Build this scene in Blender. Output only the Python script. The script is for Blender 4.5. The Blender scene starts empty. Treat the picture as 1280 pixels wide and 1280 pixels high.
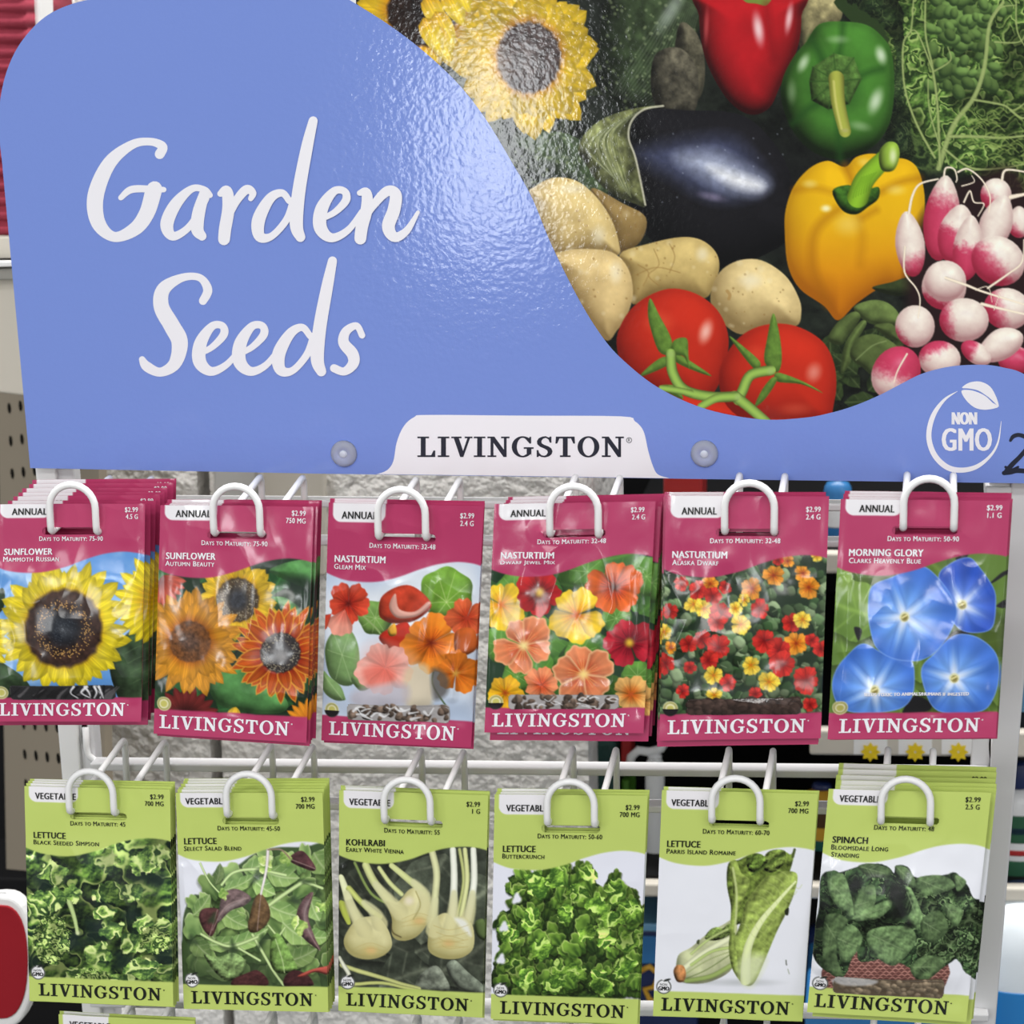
import bpy, bmesh, math, random
import numpy as np
from mathutils import Vector, Matrix
from mathutils.geometry import tessellate_polygon

# ---------------------------------------------------------------- camera, world, lamps, exposure
SC = bpy.context.scene
COL = SC.collection
Z0 = 1.2                                   # height of the upper hook row above the floor
CAMR, CAMC, CAMF = np.array([.2052, .1476, .0013]), np.array([.2062, -1.389, .2683+Z0]), 2999.7
def _rot(r):
    t = np.linalg.norm(r); k = r/t; K = np.array([[0, -k[2], k[1]], [k[2], 0, -k[0]], [-k[1], k[0], 0]])
    return np.eye(3)+math.sin(t)*K+(1-math.cos(t))*K@K
RC = _rot(CAMR)@np.array([[1, 0, 0], [0, 0, -1.], [0, 1, 0]])
cd = bpy.data.cameras.new('camera'); cam = bpy.data.objects.new('camera', cd); COL.objects.link(cam)
cd.sensor_width = 36; cd.lens = CAMF/1280*36; cd.clip_start = .02
M = Matrix.Identity(4)
for i in range(3): M[i][0] = RC[0, i]; M[i][1] = -RC[1, i]; M[i][2] = -RC[2, i]; M[i][3] = CAMC[i]
cam.matrix_world = M; SC.camera = cam
cd.dof.use_dof = True; cd.dof.focus_distance = 1.40; cd.dof.aperture_fstop = 13.
W = bpy.data.worlds.new('store_air'); SC.world = W; W.use_nodes = True
W.node_tree.nodes['Background'].inputs[0].default_value = (.93, .97, 1., 1); W.node_tree.nodes['Background'].inputs[1].default_value = .62
def at(px, py, Y):                         # the point of the plane at depth Y that is seen at a spot of the photograph
    d = RC.T@np.array([(px-640)/CAMF, (py-640)/CAMF, 1.]); return CAMC+d*((Y-CAMC[1])/d[1])
def lamp(name, loc, look, sx, sy, watts, col=(1, .98, .95)):
    l = bpy.data.lights.new(name, 'AREA'); l.shape = 'RECTANGLE'; l.size = sx; l.size_y = sy; l.energy = watts; l.color = col
    o = bpy.data.objects.new(name, l); COL.objects.link(o); o.location = loc
    o.rotation_euler = (Vector(look)-Vector(loc)).to_track_quat('-Z', 'Y').to_euler(); return o
lamp('overhead_lamp', (.1, -1.9, 3.0), (.1, -1.3, 0), 2.4, .2, 46)
lamp('overhead_lamp', (-1.6, -3.4, 3.0), (-1.3, -2.4, 0), 2.4, .25, 60)
lamp('overhead_lamp', (1.8, -3.4, 3.0), (1.5, -2.4, 0), 2.4, .25, 60)
lamp('overhead_lamp', (0., .16, 3.0), (0., .16, 0), 2.4, .25, 125)  # unseen lamp added above the rack to brighten the wall and hooks behind
lamp('aisle_lamp', (-.2, -5.0, 2.3), (0, 0, 1.1), 2.6, .7, 75)
# unseen lamps left and right behind the viewer, added for glare streaks on the pouches
lamp('glare_lamp', (-3.6, -4.2, 1.5), (0, 0, 1.1), .9, 1.6, 48, (.95, .98, 1.))
lamp('glare_lamp', (3.9, -4.0, 1.5), (0, 0, 1.1), .8, 1.6, 30, (.95, .98, 1.))
# unseen low lamp, added at the mirror angle for the header card's sheen
_p = at(612, 178, .0025); _d = _p-CAMC; _d = _d/np.linalg.norm(_d); _d[1] = -_d[1]
lamp('glare_lamp', tuple(_p+_d*2.6), tuple(_p), .17, .34, 6, (.95, .98, 1.))
SC.view_settings.view_transform = 'Standard'; SC.view_settings.look = 'None'; SC.view_settings.gamma = 1; SC.view_settings.exposure = -.86
# ---------------------------------------------------------------- print painter
# Printed pictures (the header card's photograph and the seed packets' photographs) are painted
# as per-vertex ink colours of the flat printed sheets, out of traced outlines and noise.
def catmull(P, n=6, closed=True):
    P = np.asarray(P, float); N = len(P); out = []
    for i in range(N if closed else N - 1):
        if closed: p0, p1, p2, p3 = P[i-1], P[i], P[(i+1) % N], P[(i+2) % N]
        else: p0, p1, p2, p3 = P[max(i-1, 0)], P[i], P[i+1], P[min(i+2, N-1)]
        t = np.linspace(0, 1, n, endpoint=False)[:, None]
        out.append(.5*((2*p1) + (-p0+p2)*t + (2*p0-5*p1+4*p2-p3)*t*t + (-p0+3*p1-3*p2+p3)*t**3))
    if not closed: out.append(P[-1:])
    return np.vstack(out)

_tab = np.random.RandomState(7).rand(257, 257).astype(np.float32)
_tab[256, :] = _tab[0, :]; _tab[:, 256] = _tab[:, 0]
def vnoise(x, y):
    xi = np.floor(x); yi = np.floor(y); fx = x-xi; fy = y-yi
    fx = fx*fx*(3-2*fx); fy = fy*fy*(3-2*fy)
    i = xi.astype(np.int64) & 255; j = yi.astype(np.int64) & 255
    a = _tab[j, i]; b = _tab[j, i+1]; c = _tab[j+1, i]; d = _tab[j+1, i+1]
    return (a+(b-a)*fx)*(1-fy)+(c+(d-c)*fx)*fy
def fbm(x, y, o=4, seed=0.):
    s = 0; a = .5; t = 0
    for k in range(o):
        s = s+a*vnoise(x+seed*17.3+k*5.1, y+seed*9.7+k*3.7); t += a; a *= .55; x = x*2.03; y = y*2.03
    return s/t
def sstep(a, b, x):
    t = np.clip((x-a)/(b-a), 0, 1); return t*t*(3-2*t)
def lerp(a, b, t):
    return np.asarray(a, float)+(np.asarray(b, float)-np.asarray(a, float))*t

class Can:
    def __init__(s, X, Y, bg):
        s.X = X.astype(np.float32); s.Y = Y.astype(np.float32)
        s.C = np.zeros(X.shape+(3,), np.float32); s.C[:] = np.array(bg, np.float32)
        s.px = float(abs(X[0, -1]-X[0, 0])/(X.shape[1]-1))
        s.rs = np.random.RandomState(3)
    def box(s, x0, y0, x1, y1):
        m = (s.X >= x0) & (s.X <= x1) & (s.Y >= y0) & (s.Y <= y1)
        r = np.where(m.any(1))[0]; c = np.where(m.any(0))[0]
        if len(r) == 0 or len(c) == 0: return None
        return slice(r[0], r[-1]+1), slice(c[0], c[-1]+1)
    def sdf(s, P, pad=6.):
        P = np.asarray(P, np.float32); b = s.box(P[:, 0].min()-pad, P[:, 1].min()-pad, P[:, 0].max()+pad, P[:, 1].max()+pad)
        if b is None: return None
        X = s.X[b]; Y = s.Y[b]; d = np.full(X.shape, 1e12, np.float32); ins = np.zeros(X.shape, bool)
        for i in range(len(P)):
            ax, ay = P[i-1]; bx, by = P[i]; ex, ey = bx-ax, by-ay; L = ex*ex+ey*ey
            if L < 1e-9: continue
            wx = X-ax; wy = Y-ay; t = np.clip((wx*ex+wy*ey)/L, 0, 1)
            d = np.minimum(d, (wx-ex*t)**2+(wy-ey*t)**2)
            if ay != by:
                c = ((ay > Y) != (by > Y)) & (X < ax+(Y-ay)*ex/ey); ins ^= c
        d = np.sqrt(d); return b, np.where(ins, -d, d)
    def put(s, b, m, col):
        m = m[..., None]; s.C[b] = s.C[b]*(1-m)+np.asarray(col, np.float32)*m
    def mask(s, sd, soft=None):
        a = s.px*.7 if soft is None else soft
        return np.clip(.5-sd/(2*a), 0, 1)
    def fill(s, P, col, smooth=True, soft=None, op=1., n=5):
        if smooth: P = catmull(P, n)
        r = s.sdf(P, 6+(soft or 0)*1.2)
        if r is None: return
        b, sd = r; s.put(b, s.mask(sd, soft)*op, col)
    # a round-looking printed body: shaded dome over a traced outline
    def blob(s, P, col, rim=None, w=40., lx=.3, ly=-.6, lz=.75, amb=.35, dif=.75, spec=0., sp=30, noise=0., nf=.05, smooth=True, dark=None, op=1., n=5, tint=None, seed=0., emb=0.):
        if smooth: P = catmull(P, n)
        r = s.sdf(P)
        if r is None: return
        b, sd = r; X = s.X[b]; Y = s.Y[b]
        t = np.clip(-sd/w, 0, 1); h = w*np.sqrt(np.clip(1-(1-t)**2, 0, 1))
        for k in range(max(3, int(w/s.px/2.2))):
            hp = np.pad(h, 1, mode='edge'); h = (hp[:-2, 1:-1]+hp[2:, 1:-1]+hp[1:-1, :-2]+hp[1:-1, 2:]+2*h)/6
        if h.shape[0] < 3 or h.shape[1] < 3: s.put(b, s.mask(sd)*op, col); return
        gy, gx = np.gradient(h); gx = gx/s.px; gy = gy/s.px
        il = 1/np.sqrt(gx*gx+gy*gy+1); l = np.array([lx, ly, lz]); l = l/np.linalg.norm(l)
        dt = (-gx*l[0]-gy*l[1]+l[2])*il
        sh = amb+dif*np.clip(dt, 0, 1)
        if emb:
            k = 1.6/nf*.16; sh = sh+emb*(fbm(X*nf, Y*nf, 4, seed+3)-fbm((X-k*.5)*nf, (Y-k)*nf, 4, seed+3))*1.5
        c = np.asarray(col, np.float32)
        if noise:
            nn = fbm(X*nf, Y*nf, 4, seed); sh = sh*(1+noise*(nn-.5)*2)
        cc = c*sh[..., None] if dark is None else lerp(np.array(dark), c, np.clip(sh, 0, 1.25)[..., None])
        if tint is not None: cc = tint(X, Y, cc, sd)
        if spec:
            hv = l+np.array([0, 0, 1.]); hv /= np.linalg.norm(hv)
            q = np.clip((-gx*hv[0]-gy*hv[1]+hv[2])*il, 0, 1)**sp
            cc = cc+(1-cc)*(spec*q)[..., None]
        s.put(b, s.mask(sd)*op, np.clip(cc, 0, 1))
    def stroke(s, P, w, col, w2=None, smooth=True, soft=None, op=1., col2=None, shade=0., n=6):
        P = np.asarray(P, np.float32)
        if smooth and len(P) > 2: P = catmull(P, n, False).astype(np.float32)
        w2 = w if w2 is None else w2; m = max(w, w2)+6
        b = s.box(P[:, 0].min()-m, P[:, 1].min()-m, P[:, 0].max()+m, P[:, 1].max()+m)
        if b is None: return
        X = s.X[b]; Y = s.Y[b]; N = len(P)-1; best = np.full(X.shape, 1e9, np.float32); T = np.zeros(X.shape, np.float32); S = np.zeros(X.shape, np.float32)
        for i in range(N):
            ax, ay = P[i]; ex, ey = P[i+1]-P[i]; L = ex*ex+ey*ey+1e-9
            wx = X-ax; wy = Y-ay; t = np.clip((wx*ex+wy*ey)/L, 0, 1); tt = (i+t)/N
            d = np.sqrt((wx-ex*t)**2+(wy-ey*t)**2)-(w+(w2-w)*tt)/2
            k = d < best; best = np.where(k, d, best); T = np.where(k, tt, T)
            if shade: S = np.where(k, (wx*(-ey)+wy*ex)/np.sqrt(L)/(max(w, w2)/2), S)
        c = np.asarray(col, np.float32)*np.ones(X.shape+(1,), np.float32)
        if col2 is not None: c = lerp(c, np.array(col2), T[..., None])
        if shade: c = np.clip(c*(1-shade*np.clip(np.abs(S), 0, 1.2)**2+shade*.3)[..., None], 0, 1)
        s.put(b, s.mask(best, soft)*op, c)
    def glow(s, cx, cy, rx, ry, col, op, ang=0., pw=2.):
        m = max(rx, ry)*1.05; b = s.box(cx-m, cy-m, cx+m, cy+m)
        if b is None: return
        X = s.X[b]-cx; Y = s.Y[b]-cy; c, q = math.cos(ang), math.sin(ang)
        r = np.clip(1-((X*c+Y*q)/rx)**2-((-X*q+Y*c)/ry)**2, 0, 1)**pw
        s.put(b, r*op, col)
    def speck(s, P, col, n, r0, r1, op=1., smooth=True):
        if smooth: P = catmull(P, 4)
        P = np.asarray(P); x0, y0 = P.min(0); x1, y1 = P.max(0)
        for k in range(n):
            x = s.rs.uniform(x0, x1); y = s.rs.uniform(y0, y1); c = False
            for i in range(len(P)):
                a = P[i-1]; d = P[i]
                if (a[1] > y) != (d[1] > y) and x < a[0]+(y-a[1])*(d[0]-a[0])/(d[1]-a[1]): c = not c
            if c: r = s.rs.uniform(r0, r1); s.glow(x, y, r, r, col, op, 0, 1)
    def tex(s, amt, f, seed=0., o=4):
        s.C *= (1+amt*(fbm(s.X*f, s.Y*f, o, seed)-.5)*2)[..., None]
    # one petal as a tapered outline from the flower's centre
    def petal(s, cx, cy, a, r0, r1, wd, ci, co, edge=None, sx=1., sy=1., tip=.5, vein=.15, rot=0., bend=0.):
        t = np.linspace(0, 1, 9); prof = np.sin(np.pi*np.clip(t**(tip*1.4), 0, 1))**.62*wd/2
        r = r0+(r1-r0)*t; L = np.stack([r, prof+bend*t*t*wd], 1); R = np.stack([r, -prof+bend*t*t*wd], 1)[::-1]
        P = np.vstack([L, R[1:-1]]); c, q = math.cos(a), math.sin(a)
        Q = np.stack([(P[:, 0]*c-P[:, 1]*q)*sx, (P[:, 0]*q+P[:, 1]*c)*sy], 1)
        c, q = math.cos(rot), math.sin(rot); Q = np.stack([cx+Q[:, 0]*c-Q[:, 1]*q, cy+Q[:, 0]*q+Q[:, 1]*c], 1)
        rr = s.sdf(Q)
        if rr is None: return
        b, sd = rr; X = s.X[b]-cx; Y = s.Y[b]-cy
        c, q = math.cos(-rot), math.sin(-rot); x = (X*c-Y*q)/sx; y = (X*q+Y*c)/sy
        c, q = math.cos(-a), math.sin(-a); u = x*c-y*q; v = x*q+y*c
        tt = np.clip((u-r0)/(r1-r0), 0, 1)
        col = lerp(np.array(ci), np.array(co), sstep(0, .6, tt)[..., None])
        st = 1+vein*np.cos(v/wd*14)*.6-vein*np.clip(1-np.abs(v)/(wd*.06), 0, 1)
        ed = np.clip(-sd/(wd*.22), 0, 1); col = col*(st*(.84+.16*ed)*(1-.10*np.abs(np.sin(v/wd*22+r1))*(1-tt)))[..., None]
        if edge is not None: col = lerp(np.array(edge), col, np.clip(-sd/(wd*.14), 0, 1)[..., None])
        s.put(b, s.mask(sd), np.clip(col, 0, 1))
    # a broad fan-shaped petal with a wavy outer edge
    def fan(s, cx, cy, a, r, half, ci, co, edge=None, sq=1., seed=0, vein=.1):
        rs = np.random.RandomState(seed); f = np.linspace(-1, 1, 23)
        q = r*(1-.30*np.abs(f)**3+.035*np.sin(f*7+rs.uniform(0, 6))+.03*np.sin(f*13+rs.uniform(0, 6))); th = a+f*half
        Q = np.stack([cx+np.concatenate([q*np.cos(th), [0]]), cy+np.concatenate([q*np.sin(th), [0]])*sq], 1); rr = s.sdf(Q)
        if rr is None: return
        b, sd = rr; X = s.X[b]-cx; Y = (s.Y[b]-cy)/sq; R = np.hypot(X, Y)/r; d = np.angle(np.exp(1j*(np.arctan2(Y, X)-a)))/half
        col = lerp(np.array(ci), np.array(co), sstep(.05, .75, R)[..., None])
        sh = 1-vein*np.abs(np.sin(d*8+seed))*(1-.6*R)-.20*sstep(.55, 1., np.abs(d))+.10*sstep(.35, .0, np.abs(d-.2))+.12*(fbm(X/r*4, Y/r*4, 3, seed)-.5)
        col = col*sh[..., None]
        if edge is not None: col = lerp(np.array(edge), col, np.clip(-sd/(r*.09), 0, 1)[..., None])
        s.put(b, s.mask(sd), np.clip(col, 0, 1))
    # crowded curly foliage: warped contour folds with pale rims over dark throats
    def curly(s, P, f, k, dark, mid, rim, seed=0, rag=22., warp=1.5, op=1., lo=.35, soft=None, smooth=True, rimw=.16, oct=4):
        P = catmull(P, 4) if smooth else P; rr = s.sdf(P, 6+rag)
        if rr is None: return
        b, sd = rr; X = s.X[b]*f; Y = s.Y[b]*f
        a = fbm(X, Y, 3, seed); c = fbm(X, Y, 3, seed+4); h = fbm(X*.9+warp*a, Y*.9+warp*c, oct, seed+8)
        sd = sd+(fbm(X*2.2, Y*2.2, 3, seed+2)-.5)*2*rag
        q = (h*k) % 1.; d2 = fbm(X*.55, Y*.55, 2, seed+11); e = fbm(X*3, Y*3, 3, seed+5)-fbm((X-.05)*3, (Y-.09)*3, 3, seed+5)
        g = np.clip(sstep(0, .75, q)*.9*sstep(1., .93, q)+e*2.2, 0, 1.15); col = lerp(np.array(dark), np.array(mid), g[..., None])
        r_ = sstep(1-rimw*1.6, 1-rimw*.7, q)*sstep(1., 1-rimw*.5, q); col = lerp(col, np.array(rim), (r_*.9)[..., None])
        col = col*(lo+(1.25-lo)*sstep(.25, .7, d2))[..., None]
        s.put(b, s.mask(sd, soft)*op, np.clip(col, 0, 1))
    def sunflower(s, cx, cy, rd, r1, n, wd, ci, co, disk, sx=1., sy=1., rot=0., rings=2, jit=.1, edge=None, seed=1, disk2=None, tip=.5):
        rs = np.random.RandomState(seed)
        for k in range(rings):
            f = 1-.13*k
            for i in rs.permutation(n):
                a = (i+.5*k+rs.uniform(-.25, .25))*2*math.pi/n
                d = 1-.2*rs.rand()
                s.petal(cx, cy, a, rd*.75, r1*f*(1+jit*rs.uniform(-1, .6)), wd*rs.uniform(.85, 1.15), np.array(ci)*d, np.array(co)*d, edge, sx, sy, tip, .14, rot, rs.uniform(-.3, .3))
        if disk is not None:
            t = np.linspace(0, 2*math.pi, 40, endpoint=False); q = rd*(1+.03*np.sin(t*23))
            c, z = math.cos(rot), math.sin(rot); px = np.cos(t)*q*sx; py = np.sin(t)*q*sy
            P = np.stack([cx+px*c-py*z, cy+px*z+py*c], 1); rr = s.sdf(P)
            if rr is None: return
            b, sd = rr; u = np.clip(-sd/rd, 0, 1)[..., None]
            col = lerp(np.array(disk), np.array(disk2 if disk2 is not None else disk), sstep(.25, .75, u))
            nn = fbm(s.X[b]*9/rd, s.Y[b]*9/rd, 2, seed)[..., None]
            s.put(b, s.mask(sd, rd*.05), np.clip(col*(.65+.7*nn), 0, 1))
    # a frilled leaf blade with a pale rim, dark throat and veins
    def frill(s, cx, cy, r, a, dark, mid, rim, seed, k=7, amp=.22, rw=.10, asp=.8, veins=3, op=1.):
        rs = np.random.RandomState(seed); t = np.linspace(0, 2*math.pi, 44, endpoint=False)
        q = 1+amp*np.sin(k*t+rs.uniform(0, 6))*(.5+.5*np.cos(t))+amp*.6*np.sin((k*2-1)*t+rs.uniform(0, 6))*(.5+.5*np.cos(t))+.12*np.sin(2*t+rs.uniform(0, 6))
        x = np.cos(t)*q*r; y = np.sin(t)*q*r*asp; c, z = math.cos(a), math.sin(a)
        P = np.stack([cx+x*c-y*z, cy+x*z+y*c], 1); rr = s.sdf(P)
        if rr is None: return
        b, sd = rr; X = s.X[b]-cx; Y = s.Y[b]-cy; u = (X*c+Y*z)/r; v = (-X*z+Y*c)/(r*asp)
        g = sstep(-1., .9, u+.25*(fbm(X/r*3, Y/r*3, 3, seed)-.5)*2)
        col = lerp(np.array(dark), np.array(mid), g[..., None])
        fold = .5+.5*np.sin(np.arctan2(v, u+1.15)*k*2.2+seed); col = col*(.8+.35*fold*g)[..., None]
        if veins:
            th = np.arctan2(v, u+1.1); vv = np.exp(-(th/.05)**2)
            for q0 in (.35, .7): vv = vv+.6*np.exp(-((np.abs(th)-q0)/.05)**2)
            col = lerp(col, np.array(rim)*.85, (np.clip(vv, 0, 1)*.45*(1-g*.5))[..., None])
        e = np.clip(1+sd/(r*rw), 0, 1)*sstep(-.7, .3, u)
        col = lerp(col, np.array(rim), (e*.85)[..., None])
        s.put(b, s.mask(sd)*op, np.clip(col, 0, 1))
    # one soft lobe of curly lettuce: cream rim above, dark throat below, a cast edge under it
    def ruffle(s, cx, cy, r, a, dark, mid, rim, seed, asp=.7, rw=.2):
        rs = np.random.RandomState(seed); t = np.linspace(0, 2*math.pi, 48, endpoint=False); k = rs.randint(4, 7)
        q = 1+.09*np.sin(k*t+rs.uniform(0, 6))+.05*np.sin((k+4)*t+rs.uniform(0, 6))+.16*np.sin(2*t+rs.uniform(0, 6))+.10*np.sin(3*t+rs.uniform(0, 6))
        x = np.cos(t)*q*r; y = np.sin(t)*q*r*asp; c, z = math.cos(a), math.sin(a); Q = np.stack([cx+x*c-y*z, cy+x*z+y*c], 1)
        s.fill(Q+np.array([r*.05, r*.16]), np.array(dark)*.35, smooth=False, soft=r*.2, op=.7); rr = s.sdf(Q)
        if rr is None: return
        b, sd = rr; X = s.X[b]-cx; Y = s.Y[b]-cy; u = (X*c+Y*z)/r; v = (-X*z+Y*c)/(r*asp)
        f = fbm(X/r*1.6, Y/r*1.6, 2, seed); g = np.clip(.5+.45*u+.9*(f-.5)+.25*np.sin(np.arctan2(v, u+1.3)*k*1.5+seed), 0, 1)
        col = lerp(np.array(dark), np.array(mid), g[..., None])
        wv = rw*r*(.5+.9*vnoise(X/r*2.2+seed, Y/r*2.2)); e = sstep(0, 1, np.clip(1+sd/wv, 0, 1))*np.clip(.35+.65*u, 0, 1)
        col = lerp(col, np.array(rim), (e*.95)[..., None]); s.put(b, s.mask(sd), np.clip(col, 0, 1))
    def leaf(s, cx, cy, L, W, a, col, dark, vein, seed=0, nv=4, bl=0., op=1., rimc=None):
        t = np.linspace(0, 1, 12); w = np.sin(np.pi*t**.8)**.8*W/2; rs = np.random.RandomState(seed)
        w = w*(1+.07*np.sin(t*17+rs.uniform(0, 6)))
        P = np.vstack([np.stack([t*L-L/2, w+bl*np.sin(np.pi*t)*L], 1), np.stack([t*L-L/2, -w+bl*np.sin(np.pi*t)*L], 1)[::-1][1:-1]])
        c, z = math.cos(a), math.sin(a); Q = np.stack([cx+P[:, 0]*c-P[:, 1]*z, cy+P[:, 0]*z+P[:, 1]*c], 1); s.fill(Q+np.array([W*.05, W*.10]), np.array(dark)*.4, smooth=False, soft=max(W*.09, s.px), op=.55*op); rr = s.sdf(Q)
        if rr is None: return
        b, sd = rr; X = s.X[b]-cx; Y = s.Y[b]-cy; u = (X*c+Y*z)/L; v = (-X*z+Y*c)/(W/2)-bl*2*np.sin(np.pi*np.clip(u+.5, 0, 1))*L/W
        g = np.clip(.55+.3*np.sign(v)*sstep(0, .6, np.abs(v))+.5*(fbm(X/W*4, Y/W*4, 3, seed)-.5), 0, 1)
        cc = lerp(np.array(dark), np.array(col), g[..., None])
        vv = np.exp(-(v/.09)**2)
        for k in range(nv):
            vv = np.maximum(vv, .6*np.exp(-((u-(k+.5)/nv+.5-.22*np.abs(v))/.018)**2))
        cc = lerp(cc, np.array(vein), (vv*.6)[..., None])
        if rimc is not None: cc = lerp(cc, np.array(rimc), (np.clip(1+sd/(W*.05), 0, 1)*.7)[..., None])
        s.put(b, s.mask(sd)*op, np.clip(cc, 0, 1))
def rgb(*a): return np.array(a, float)/255.
def pz(pts, sc, ox, oy): return np.asarray(pts, float)/sc+np.array([ox, oy], float)
def ell_(cx, cy, rx, ry, a=0., n=10):
    t = np.linspace(0, 2*math.pi, n, endpoint=False); c, z = math.cos(a), math.sin(a)
    return np.stack([cx+np.cos(t)*rx*c-np.sin(t)*ry*z, cy+np.cos(t)*rx*z+np.sin(t)*ry*c], 1)
def paint_poster(X, Y):
    c = Can(X, Y, rgb(26, 30, 25)); s3 = 2.909; K = 3.0476
    A = lambda p: pz(p, s3, 420, 0)
    B = lambda p: pz(p, K, 640, 180)
    D = lambda p: pz(p, K, 860, 0)
    E = lambda p: pz(p, 4, 960, 180)
    c.tex(.7, .05, 1); c.C += (.05*(fbm(X*.2, Y*.2, 3, 2)-.45))[..., None]*np.array([.8, 1., .7])
    # soil-green scraps and sunflower foliage on the left
    for k in range(60):
        c.leaf(c.rs.uniform(540, 740), c.rs.uniform(-10, 260), 50, 22, c.rs.uniform(0, 6), rgb(74, 86, 50), rgb(30, 38, 26), rgb(110, 120, 74), k, 3, op=.5)
    # courgettes, dark green, speckled
    for P in ([(770, -20), (875, -20), (872, 40), (838, 110), (790, 140), (757, 120), (748, 70)], [(640, 175), (700, 165), (742, 190), (760, 240), (740, 275), (690, 240), (650, 225)]):
        c.blob(P, rgb(62, 78, 50), w=44, lx=.5, ly=-.7, noise=.5, nf=.09)
        c.speck(P, rgb(150, 164, 120), 170, 1.2, 3.2, .5)
    for k in range(16): c.stroke([(845+k*2, -5+k), (800+k*3, 60+k*3), (765+k*3.2, 118+k)], 1.5, rgb(150, 165, 140), op=.22)
    c.glow(838, 15, 14, 44, rgb(200, 210, 205), .5, .55)
    c.blob(D([(-40, 110), (20, 110), (60, 200), (60, 330), (20, 400), (-60, 420)]), rgb(96, 92, 74), w=30, noise=.6, nf=.1)
    c.blob([(818, 70), (850, 60), (872, 90), (868, 140), (835, 150), (815, 120)], rgb(88, 84, 70), w=26, noise=.6, nf=.12)
    # second sunflower behind the card's edge
    c.sunflower(528, 14, 44, 92, 15, 34, rgb(238, 150, 20), rgb(250, 205, 40), rgb(40, 26, 20), seed=5, disk2=rgb(30, 22, 20))
    for a in ((548, 20), (560, 40), (572, 12), (556, 58), (580, -4), (545, 48)): c.petal(a[0]-16, a[1]-26, 1.1, 0, 52, 26, rgb(246, 190, 30), rgb(252, 218, 60))
    # main sunflower
    c.sunflower(661, 72, 43, 101, 21, 36, rgb(226, 140, 70), rgb(250, 208, 44), rgb(74, 62, 60), sx=.93, sy=1.03, seed=2, rings=3, edge=None, disk2=rgb(96, 86, 84), tip=.62, jit=.09)
    c.glow(612, 90, 36, 80, rgb(240, 200, 150), .35)
    # pale roots behind red pepper
    c.blob(D([(425, -20), (560, -20), (590, 40), (560, 110), (490, 150), (430, 200)]), rgb(168, 158, 112), w=26, noise=.4, nf=.1)
    # savoy cabbage
    cab = D([(610, -20), (1300, -20), (1300, 700), (1180, 690), (1050, 640), (960, 640), (900, 560), (830, 470), (780, 330), (720, 160), (610, 70)])
    c.fill(cab, rgb(44, 62, 32))
    r = c.box(1050, -5, 1300, 230)
    if r:
        n = np.abs(fbm(X[r]*.07, Y[r]*.07, 4, 4)-.5)*2; m = sstep(1110, 1150, X[r])*sstep(225, 205, Y[r])
        c.put(r, m*.75, lerp(rgb(104, 132, 66), rgb(30, 46, 24), np.clip(n*3.2, 0, 1)[..., None]))
    rs = np.random.RandomState(11)
    for k in range(240):
        t = rs.rand(); x = rs.uniform(1118, 1290); y = rs.uniform(-8, 208)
        if y > 130 and x < 1190+(y-130)*.3: continue
        dd = rs.uniform(.55, 1.05)
        if (abs(x-(1206)) < 48 and y < 122):
            c.blob([(x-8, y), (x-3, y-8*rs.uniform(.7, 1.2)), (x+6, y-7), (x+9, y+1), (x+4, y+8), (x-5, y+7)], rgb(112, 146, 74)*dd, w=6, amb=.3, dif=.85, ly=-.7, n=3)
        elif rs.rand() < .55:
            c.blob([(x-7, y), (x-2, y-4), (x+6, y-5), (x+8, y+2), (x, y+5)], rgb(92, 122, 56)*dd, w=4, amb=.3, dif=.8, n=3)
    c.curly(D([(770, -20), (1300, -20), (1300, 690), (1180, 690), (1000, 640), (940, 600), (850, 470), (800, 330), (770, 160)]), .055, 4.5, rgb(34, 52, 24), rgb(92, 126, 56), rgb(156, 178, 102), 21, 6, warp=1.1, op=.85, lo=.6, rimw=.24, oct=2)
    c.curly(D([(600, -20), (800, -20), (820, 300), (860, 600), (800, 640), (740, 470), (790, 200), (740, 100)]), .05, 7, rgb(22, 34, 22), rgb(48, 66, 38), rgb(82, 98, 62), 22, 6, op=.8)
    for k in range(130):                    # blistered crown of the savoy leaf
        x = rs.normal(1205, 24); y = rs.uniform(-8, 118)
        if not 1160 < x < 1262: continue
        r = rs.uniform(6, 11); c.blob(ell_(x, y, r, r*.75, rs.uniform(0, 3)), rgb(116, 150, 78)*rs.uniform(.7, 1.05), w=r*.8, ly=-.7, amb=.25, dif=.85, n=2, dark=rgb(26, 44, 22))
    va = rgb(152, 168, 104)
    for P, w in (([(955, 640), (1010, 480), (1090, 370), (1130, 250), (1150, 90), (1200, 10)], 17), ([(960, 630), (950, 400), (930, 250), (905, 130), (905, -20)], 9), ([(940, 600), (870, 470), (825, 330), (820, 170), (850, 110), (860, -20)], 8),
                 ([(1000, 520), (1100, 520), (1200, 525), (1300, 515)], 11), ([(980, 570), (1080, 640), (1200, 640), (1300, 620)], 8), ([(930, 260), (870, 120), (830, 140)], 6), ([(1090, 380), (1200, 400), (1240, 420), (1300, 380)], 8),
                 ([(1150, 90), (1190, 30), (1250, 20)], 6), ([(940, 270), (1000, 230), (990, 180)], 6), ([(1170, 160), (1260, 160), (1290, 120)], 6), ([(1230, 420), (1270, 450), (1300, 440)], 9), ([(960, 560), (920, 420), (915, 300)], 6), ([(1250, 0), (1255, 120), (1300, 200)], 6)):
        c.stroke(D(P), w/K*1.25, va, w2=w/K*.7, op=.9, shade=.3)
    for k in range(60):
        x = rs.uniform(1200, 1290); y = rs.uniform(135, 205); a = rs.uniform(-.5, .5)
        c.stroke([(x, y), (x+8, y-4*a-3), (x+16, y+2)], 1.6, rgb(150, 172, 92), op=.6)
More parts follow.
